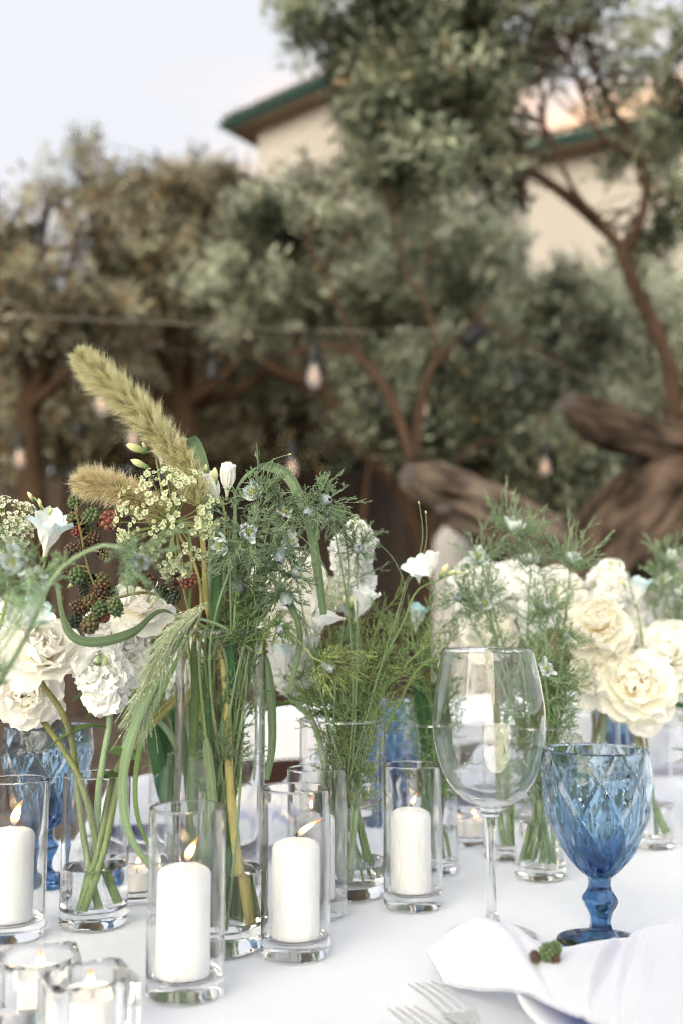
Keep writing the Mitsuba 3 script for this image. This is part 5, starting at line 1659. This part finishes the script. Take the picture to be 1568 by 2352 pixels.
freesia('round white freesia alone against the dark background', ats([(1062, 1315, .97), (1035, 1320, .97), (1000, 1335, .97), (965, 1350, .97), (930, 1420, .97), (888, 1500, .97), (860, 1580, .97)]), 'middle', R,
        [(at(962, 1342, .96), (-.12, -.75, .60), .0300, .95, .35), (at(985, 1335, .98), (.1, -.05, 1), .0290, .30, .05)],
        [(at(1010, 1328, .97), (.45, -.1, .9), .0165), (at(1024, 1322, .97), (.8, -.1, .45), .011), (at(1042, 1318, .97), (.9, 0, .3), .008), (at(1056, 1316, .97), (1, 0, .1), .006)], col=np.array([.03, .13, .08]))
freesia('white trumpet freesia with cream buds above the wide vase', ats([(792, 1345, .97), (798, 1390, .97), (804, 1430, .97), (808, 1500, .97)]), 'middle', R,
        [(at(812, 1436, .96), (.35, -.25, 1), .0380, .60, .15), (at(800, 1422, .96), (-1, -.3, .05), .0310, .35, .1)],
        [(at(791, 1366, .97), (-.05, 0, 1), .008), (at(792, 1392, .97), (-.1, 0, 1), .0115), (at(805, 1398, .97), (.1, 0, 1), .0130)], col=np.array([.04, .15, .09]))
freesia('turquoise tipped freesia buds low behind the narrow hanging leaf', ats([(650, 1480, .98), (660, 1520, .98), (690, 1580, .98)]), 'middle', R, [(at(655, 1560, .98), (-.1, -.2, 1), .036, .22, 1.0)], [])
freesia('mint green tinged freesia blurred far right', ats([(1440, 1330, 1.2), (1455, 1370, 1.2), (1470, 1440, 1.2)]), 'single', R, [(at(1458, 1395, 1.2), (.15, -.3, 1), .036, .45, 1.0)], [(at(1436, 1348, 1.2), (-.5, 0, .8), .012)])
freesia('turquoise freesia blurred behind the tall green freesia stem', ats([(950, 1400, 1.08), (955, 1440, 1.08), (960, 1500, 1.08)]), 'second', R, [(at(952, 1460, 1.08), (.1, -.3, 1), .033, .5, 1.2)], [])

# ---- white peonies and stocks at the left
peony('cream peony with a yellow heart, largest flower at the left', at(98, 1500, .85), (.35, -.75, .60), .0335, 'short', R, via=[at(122, 1605, .86)], open_=.80, heart=(.86, .72, .36))
peony('cream peony below the largest one at the left edge', at(62, 1590, .88), (.1, -.85, -.15), .0300, 'short', R, open_=1.1, heart=(.80, .72, .50))
peony('white peony behind the curled leaf and the berries', at(322, 1386, .90), (.05, -.8, .65), .0270, 'left_back', R, open_=1.1)
stock('ruffled white stock hanging over the short vase', at(238, 1556, .865), (-.1, -.55, .8), 'short', R, R=.029, H=.032, count=15, fr=.0150, leaves=3)
stock('white stock behind the loop of the curled leaf', at(292, 1492, .93), (.1, -.5, .85), 'left_back', R, R=.022, H=.036, count=12, fr=.015, leaves=1)
stock('white stock with green centres beneath the blackberries', at(248, 1430, .92), (-.1, -.45, .9), 'left_back', R, R=.020, H=.034, count=10, fr=.015, leaves=1)
stock('white stock peeping out left under the peonies', at(8, 1455, .92), (-.1, -.5, .85), 'far_left', R, R=.024, H=.04, count=12, fr=.015, leaves=1)
peony('large white peony behind the buds right of the tallest vase', at(664, 1335, 1.0), (.1, -.88, .45), .0345, 'short', R, via=ats([(560, 1450, .97), (440, 1562, .93)]), stem_col=(.26, .13, .04))
peony('white peony under the large one, beside the vase rim', at(660, 1430, .97), (.0, -.9, -.15), .0300, 'short', R, via=ats([(560, 1500, .95), (450, 1572, .92)]), stem_col=(.26, .13, .04), open_=1.1)
for i, (pts, lab) in enumerate([([(372, 1640, 1.04), (378, 1720, 1.05), (390, 1850, 1.05), (400, 1960, 1.06)], 'first dark leaf standing in the vase left of the tallest one'), ([(400, 1600, 1.05), (415, 1700, 1.06), (420, 1850, 1.06), (405, 1960, 1.06)], 'second dark leaf in that vase, leaning to the right'),
                                ([(345, 1660, 1.03), (365, 1760, 1.05), (410, 1960, 1.06)], 'third dark leaf in that vase, leaning left')]):
    blade(lab, ats(pts)[::-1], .010, (1, -.2, 0), R, col=DEEP * 1.3, taper=.5, name='broad_leaf')
stock('white stock glimpsed left of the tallest vase, behind its stems', at(440, 1500, 1.06), (0, -.4, .9), 'left_back', R, R=.022, H=.04, count=12, fr=.015, leaves=2)

stock('white stock low between the short vase and the tallest vase', at(392, 1590, 1.10), (-.1, -.5, .85), 'left_back', R, R=.024, H=.04, count=12, fr=.016, leaves=2)
for i, (x, y) in enumerate([(360, 1500), (430, 1600), (340, 1580)]):
    fern(f'blurred feathery green frond left of the tallest vase, {["upper", "right", "left"][i]} one', [at(x, y, 1.07), at(x * .5 + 205, y + 90, 1.08)], 'left_back', R, col=GREEN * 1.3, n=8, L=.034)
stock('white stock glimpsed right of the tallest vase, under the peonies', at(668, 1530, 1.03), (.1, -.5, .85), 'middle', R, R=.024, H=.04, count=12, fr=.016, leaves=2)

# ---- the wide vase in the middle
stock('tall white stock rising above the wide vase', at(812, 1262, 1.02), (.05, -.45, .9), 'middle', R, R=.027, H=.046, count=22, fr=.0125, leaves=0)
stock('white stock below the tall one, behind the trumpet freesia', at(815, 1345, 1.04), (0, -.5, .85), 'middle', R, R=.024, H=.040, count=14, fr=.0135, leaves=1)
for i, (x, y, x2, y2) in enumerate([(735, 1540, 760, 1600), (700, 1560, 745, 1610), (905, 1470, 850, 1570), (870, 1420, 835, 1560), (930, 1540, 870, 1600), (780, 1480, 790, 1580), (845, 1500, 815, 1600), (960, 1500, 880, 1590), (720, 1620, 760, 1640), (750, 1470, 770, 1560)]):
    fern('one of the feathery yellow-green dill fronds crowding the wide middle vase', [at(x, y, .98), at(x2, y2, .98)], 'middle', R, col=mixc(GREEN * 1.35, LIME * .8, .25 * (i % 4))[0], n=9, L=.034, group='dill fronds in the wide middle vase')
for i, (x, y) in enumerate([(940, 1440), (985, 1420), (1030, 1470), (1000, 1520), (960, 1560)]):
    fern(f'blurred olive-green dill frond behind the wine glass, {["leftmost", "tallest", "rightmost", "middle", "lowest"][i]} of five', [at(x, y, 1.07), at(x * .5 + 496, y + 110, 1.07)], 'second', R, col=GREEN * 1.35, n=8, L=.038)
blade('yellow-green bent stalk left of the wine glass', ats([(1012, 1515, 1.02), (985, 1520, 1.02), (955, 1545, 1.02), (925, 1600, 1.01), (895, 1660, 1.0), (850, 1800, .99)]), .0022, (.7, -.6, .3), R, col=LIME * 1.2, fold=.9, taper=.1, name='stalk')
for lab, pts in [('dark green leaf standing in the vase left of the wine glass', [(985, 1960, 1.067), (988, 1800, 1.067), (975, 1660, 1.06), (955, 1560, 1.06)]), ('second dark green leaf in the vase left of the wine glass', [(1000, 1960, 1.067), (1010, 1800, 1.067), (1012, 1660, 1.06), (1000, 1570, 1.06)])]:
    blade(lab, ats(pts), .009, (1, -.2, 0), R, col=DEEP * 1.2, taper=.5, name='broad_leaf')
for i, (x, y, dx) in enumerate([(690, 1560, -.3), (760, 1500, .1), (885, 1520, .2)]):
    nigella(f'thin love-in-a-mist stem with a tiny bud in the wide vase, {["left", "middle", "right"][i]} one', at(x, y, .99), 'middle', R, R=.003, threads=10, leafy=6, tone=LIME * .7)

# ---- love-in-a-mist and whites at the right
NT = SAGE * 1.15
for lab, x, y, d, rr, kd, fc, th, via in [
        ('topmost love-in-a-mist at the right, against the trunk', 1173, 1222, 1.05, .0098, 'open', (.2, -.6, .75), 18, [(1140, 1256, 1.05), (1120, 1330, 1.05)]),
        ('two-lobed pale love-in-a-mist left of the topmost one', 1103, 1288, 1.05, .0098, 'open', (-.3, -.8, .4), 14, ()),
        ('pale love-in-a-mist in the middle of the right group', 1218, 1294, 1.06, .0092, 'open', (.1, -.7, .6), 18, ()),
        ('love-in-a-mist with long spiky threads right of the middle one', 1309, 1296, 1.05, .0092, 'open', (.25, -.6, .75), 22, ()),
        ('dark bud at the left end of the right group', 1054, 1374, 1.05, .0070, 'bud', (-.2, -.9, .2), 16, ()),
        ('yellowish love-in-a-mist under the two-lobed one', 1108, 1386, 1.04, .0085, 'half', (.1, -.95, .1), 16, ()),
        ('dark starry seed head in the middle of the right group', 1253, 1404, 1.03, .0066, 'bud', (0, -.7, .7), 22, ()),
        ('small white love-in-a-mist touching the wine glass rim', 1248, 1542, 1.0, .0078, 'open', (.1, -.9, .35), 6, ()),
        ('small dark bud right below the starry seed head', 1296, 1466, 1.04, .0050, 'bud', (.2, -.8, .5), 12, ()),
        ('blurred pale bud low behind the wine glass', 1270, 1600, 1.06, .0070, 'half', (.1, -.9, .2), 12, ())]:
    nigella(lab, at(x, y, d), 'bundle', R, via=ats(via) if len(via) else (), R=rr, kind=kd, face=fc, threads=th, leafy=6, tone=NT, r=.0011, sharp=1.2)
for i, (x, y) in enumerate([(1245, 1480), (1275, 1530), (1300, 1590), (1210, 1440), (1260, 1600), (1290, 1450)]):
    fern(f'feathery green frond in the bundle vase, {["leftmost high", "second", "rightmost low", "highest", "lowest", "rightmost high"][i]} one', [at(x, y, 1.05), at(x * .6 + 496, y + 80, 1.045)], 'bundle', R, col=GREEN * 1.25, n=10, L=.036)
for lab, x, y, d, rr, fc, op, vs, ct in [
        ('white peony behind the two-lobed love-in-a-mist', 1092, 1342, 1.22, .036, (-.2, -.85, .4), 1.0, 'behind', (.90, .90, .86)),
        ('big white peony in the back row, above the wine glass', 1180, 1352, 1.24, .038, (.1, -.8, .55), 1.0, 'behind', (.90, .90, .86)),
        ('white peony behind the spiky love-in-a-mist', 1288, 1368, 1.26, .036, (.1, -.85, .4), 1.0, 'wide_back', (.90, .89, .84)),
        ('white peony low behind the wine glass rim', 1120, 1450, 1.22, .034, (0, -.9, .2), 1.0, 'behind', (.90, .89, .82)),
        ('cream peony with a golden heart, upper of the right group', 1372, 1436, 1.18, .037, (-.25, -.8, .5), 1.22, 'single', (.90, .87, .77)),
        ('white peony at the left of the two lowest peonies', 1378, 1550, 1.19, .034, (-.45, -.8, .1), .9, 'wide_back', (.90, .88, .80)),
        ('open cream peony with a yellow heart, lowest at the right', 1462, 1576, 1.16, .042, (.0, -.92, .35), 1.28, 'single', (.90, .88, .79)),
        ('large white peony at the right edge', 1535, 1500, 1.22, .043, (-.2, -.8, .55), 1.05, 'edge', (.90, .89, .84)),
        ('white peony below the large one, cut off by the right edge', 1566, 1568, 1.24, .034, (-.2, -.9, .0), 1.0, 'edge', (.90, .89, .84)),
        ('small white peony tucked behind the golden-hearted one', 1440, 1478, 1.25, .032, (.3, -.85, .3), 1.0, 'edge', (.90, .89, .84))]:
    peony(lab, at(x, y, d), fc, rr * 1.08, vs, R, open_=op, cream=np.minimum(np.array(ct) * [1.065, 1.07, 1.08], .97), heart=(.87, .70, .26) if 'heart' in lab else (.86, .84, .66), stem_col=(.24, .13, .06), leaves=1 if 'lowest at' in lab else 0)
for lab, x, y, d, rr, hh, cnt, vs in [
        ('white stock left of the mint green freesia', 1398, 1356, 1.25, .028, .052, 18, 'wide_back'), ('white stock just under the other one beside the trunk', 1436, 1412, 1.27, .028, .044, 14, 'edge'),
        ('small white stock in front of the back row peonies', 1226, 1412, 1.18, .018, .030, 8, 'behind'), ('blurred white stock at the upper right edge', 1530, 1430, 1.32, .028, .040, 12, 'edge')]:
    stock(lab, at(x, y, d), (.05, -.4, .9), vs, R, R=rr, H=hh, count=cnt, fr=.016, leaves=1)
for lab, x, y, d in [('blurred green love-in-a-mist highest at the right edge', 1540, 1292, 1.28), ('blurred pale love-in-a-mist left of the highest at the right edge', 1522, 1342, 1.27), ('blurred bluish bud at the very right edge', 1566, 1370, 1.26)]:
    nigella(lab, at(x, y, d), 'edge', R, R=.0095, kind='half', face=(-.2, -.7, .6), threads=16, leafy=6, tone=NT, r=.0014, sharp=1.3)
for i, (x, y) in enumerate([(1500, 1400), (1555, 1350), (1560, 1440)]):
    fern(f'blurred green frond at the right edge, {["left", "upper", "lower"][i]} one', [at(x, y, 1.3), at(x * .6 + 640, y + 100, 1.3)], 'edge', R, col=GREEN * 1.3, n=8, L=.038)

# ---- blackberries
k = thing('blackberry_sprig', 'blackberry sprig with green, brown and red unripe berries', 'berries')
main = spline(ats([(172, 1165, .775), (186, 1225, .78), (204, 1310, .785), (245, 1372, .79), (320, 1362, .795), (395, 1385, .80), (430, 1420, .80)]), 40)
stem_mesh(part(k, 'stem'), np.vstack([main, stem_path(at(440, 1440, .80), 'tall', R)]), .0008, .0019, (.20, .17, .07), (.17, .16, .06))
ped = MB()
for x, y, s, c in [(172, 1152, 50, 'green'), (172, 1194, 60, 'olive'), (211, 1182, 58, 'green'), (253, 1196, 75, 'red'), (201, 1215, 52, 'green'), (178, 1222, 45, 'red'), (217, 1238, 55, 'brown'), (168, 1265, 60, 'brown'), (189, 1257, 52, 'brown'), (134, 1295, 46, 'green'),
                   (177, 1323, 62, 'green'), (153, 1316, 50, 'brown'), (207, 1331, 42, 'green'), (192, 1355, 40, 'dark'), (234, 1336, 62, 'olive'), (231, 1361, 60, 'brown'), (258, 1361, 45, 'dark'), (204, 1382, 50, 'olive'), (183, 1395, 58, 'brown'), (228, 1400, 58, 'green'),
                   (265, 1395, 58, 'green'), (240, 1418, 40, 'red'), (174, 1427, 48, 'dark'), (207, 1434, 65, 'olive'), (243, 1277, 45, 'olive'), (342, 1335, 58, 'brown'), (312, 1331, 55, 'olive'), (288, 1331, 45, 'brown'), (370, 1355, 45, 'dark'), (397, 1370, 60, 'dark'), (399, 1328, 55, 'brown'), (432, 1332, 66, 'red')]:
    d = .775 + .02 * R.uniform()
    p = at(x, y, d)
    j = np.argmin(np.linalg.norm(main - p, axis=1) + .3 * R.uniform(size=len(main)) * .05)
    q = main[j]
    gd = norm((p - q) + R.normal(size=3) * .006 + [0, -.004, 0])
    r = s * .345 * d / F
    berry(p, gd, r, R, c).put(part(k, 'berry'), M_BERRY)
    ped.add(*tube(spline([q, (p + q) / 2 + [0, 0, .003], p - gd * r * .8], 8), .0007, 5), (.24, .22, .11))
ped.put(say(part(k, 'pedicel'), kind='stuff'), M_STEM)

k = thing('blackberry_sprig', 'small sprig of green unripe blackberries lying on the napkin', 'berries')
c0 = on_table(1236, 2164, TT + .0435)
for dx, dz, dy, s, c in [(-.0080, -.001, .003, .0038, 'brown'), (0, .0025, 0, .0060, 'green'), (.0055, .0040, .003, .0048, 'green'), (.0045, -.0014, -.002, .0036, 'brown')]:
    berry(c0 + [dx, dy, dz], (dx * 30, -.3, .8), s, R, c).put(part(k, 'berry'), M_BERRY)
MB().add(*tube(spline([c0 + [-.008, .004, 0], c0 + [0, .006, 0], c0 + [.010, .007, .001]], 8), .0007, 6), (.20, .17, .08)).put(part(k, 'stem'), M_STEM)
k = thing('blackberry_sprig', 'dark berries on the folded napkin seen through the wine glass', 'berries')
c0 = at(1148, 1590, 1.48)
for i in range(5):
    berry(c0 + R.normal(size=3) * .014, R.normal(size=3), .010, R, 'brown').put(part(k, 'berry'), M_BERRY)

# thin seed-tipped grass hairs that stick out of the bunch
for lab, pts in [('fine grass hair with a seed tip above the open blue head', [(590, 1090), (630, 1055), (660, 1045)]), ('fine grass hairs arching right of the buds', [(640, 1190), (700, 1240), (745, 1300), (770, 1390)]), ('fine upright grass hair above the round white freesia', [(930, 1340), (968, 1250), (962, 1160)]),
                 ('second fine upright grass hair above the round white freesia', [(935, 1340), (975, 1260), (977, 1182)]), ('fine grass hair leaning left of the round white freesia', [(930, 1345), (900, 1280), (865, 1245)])]:
    k = thing('grass_hair', lab, 'grass')
    p = spline(ats([(x, y, .82 if x < 800 else .97) for x, y in pts]), 16)
    p = np.vstack([stem_path(p[0], 'tall' if pts[0][0] < 800 else 'middle', R)[::-1], p[1:]])
    MB().add(*tube(p, np.linspace(.0007, .0003, len(p)), 5), SAGE * 1.3).put(part(k, 'stem'), M_STEM)
    v, f, c = bud_mesh(p[-1], p[-1] - p[-2], .004, .0008)
    MB().add(v, f, c).put(part(k, 'seed'), M_STEM)
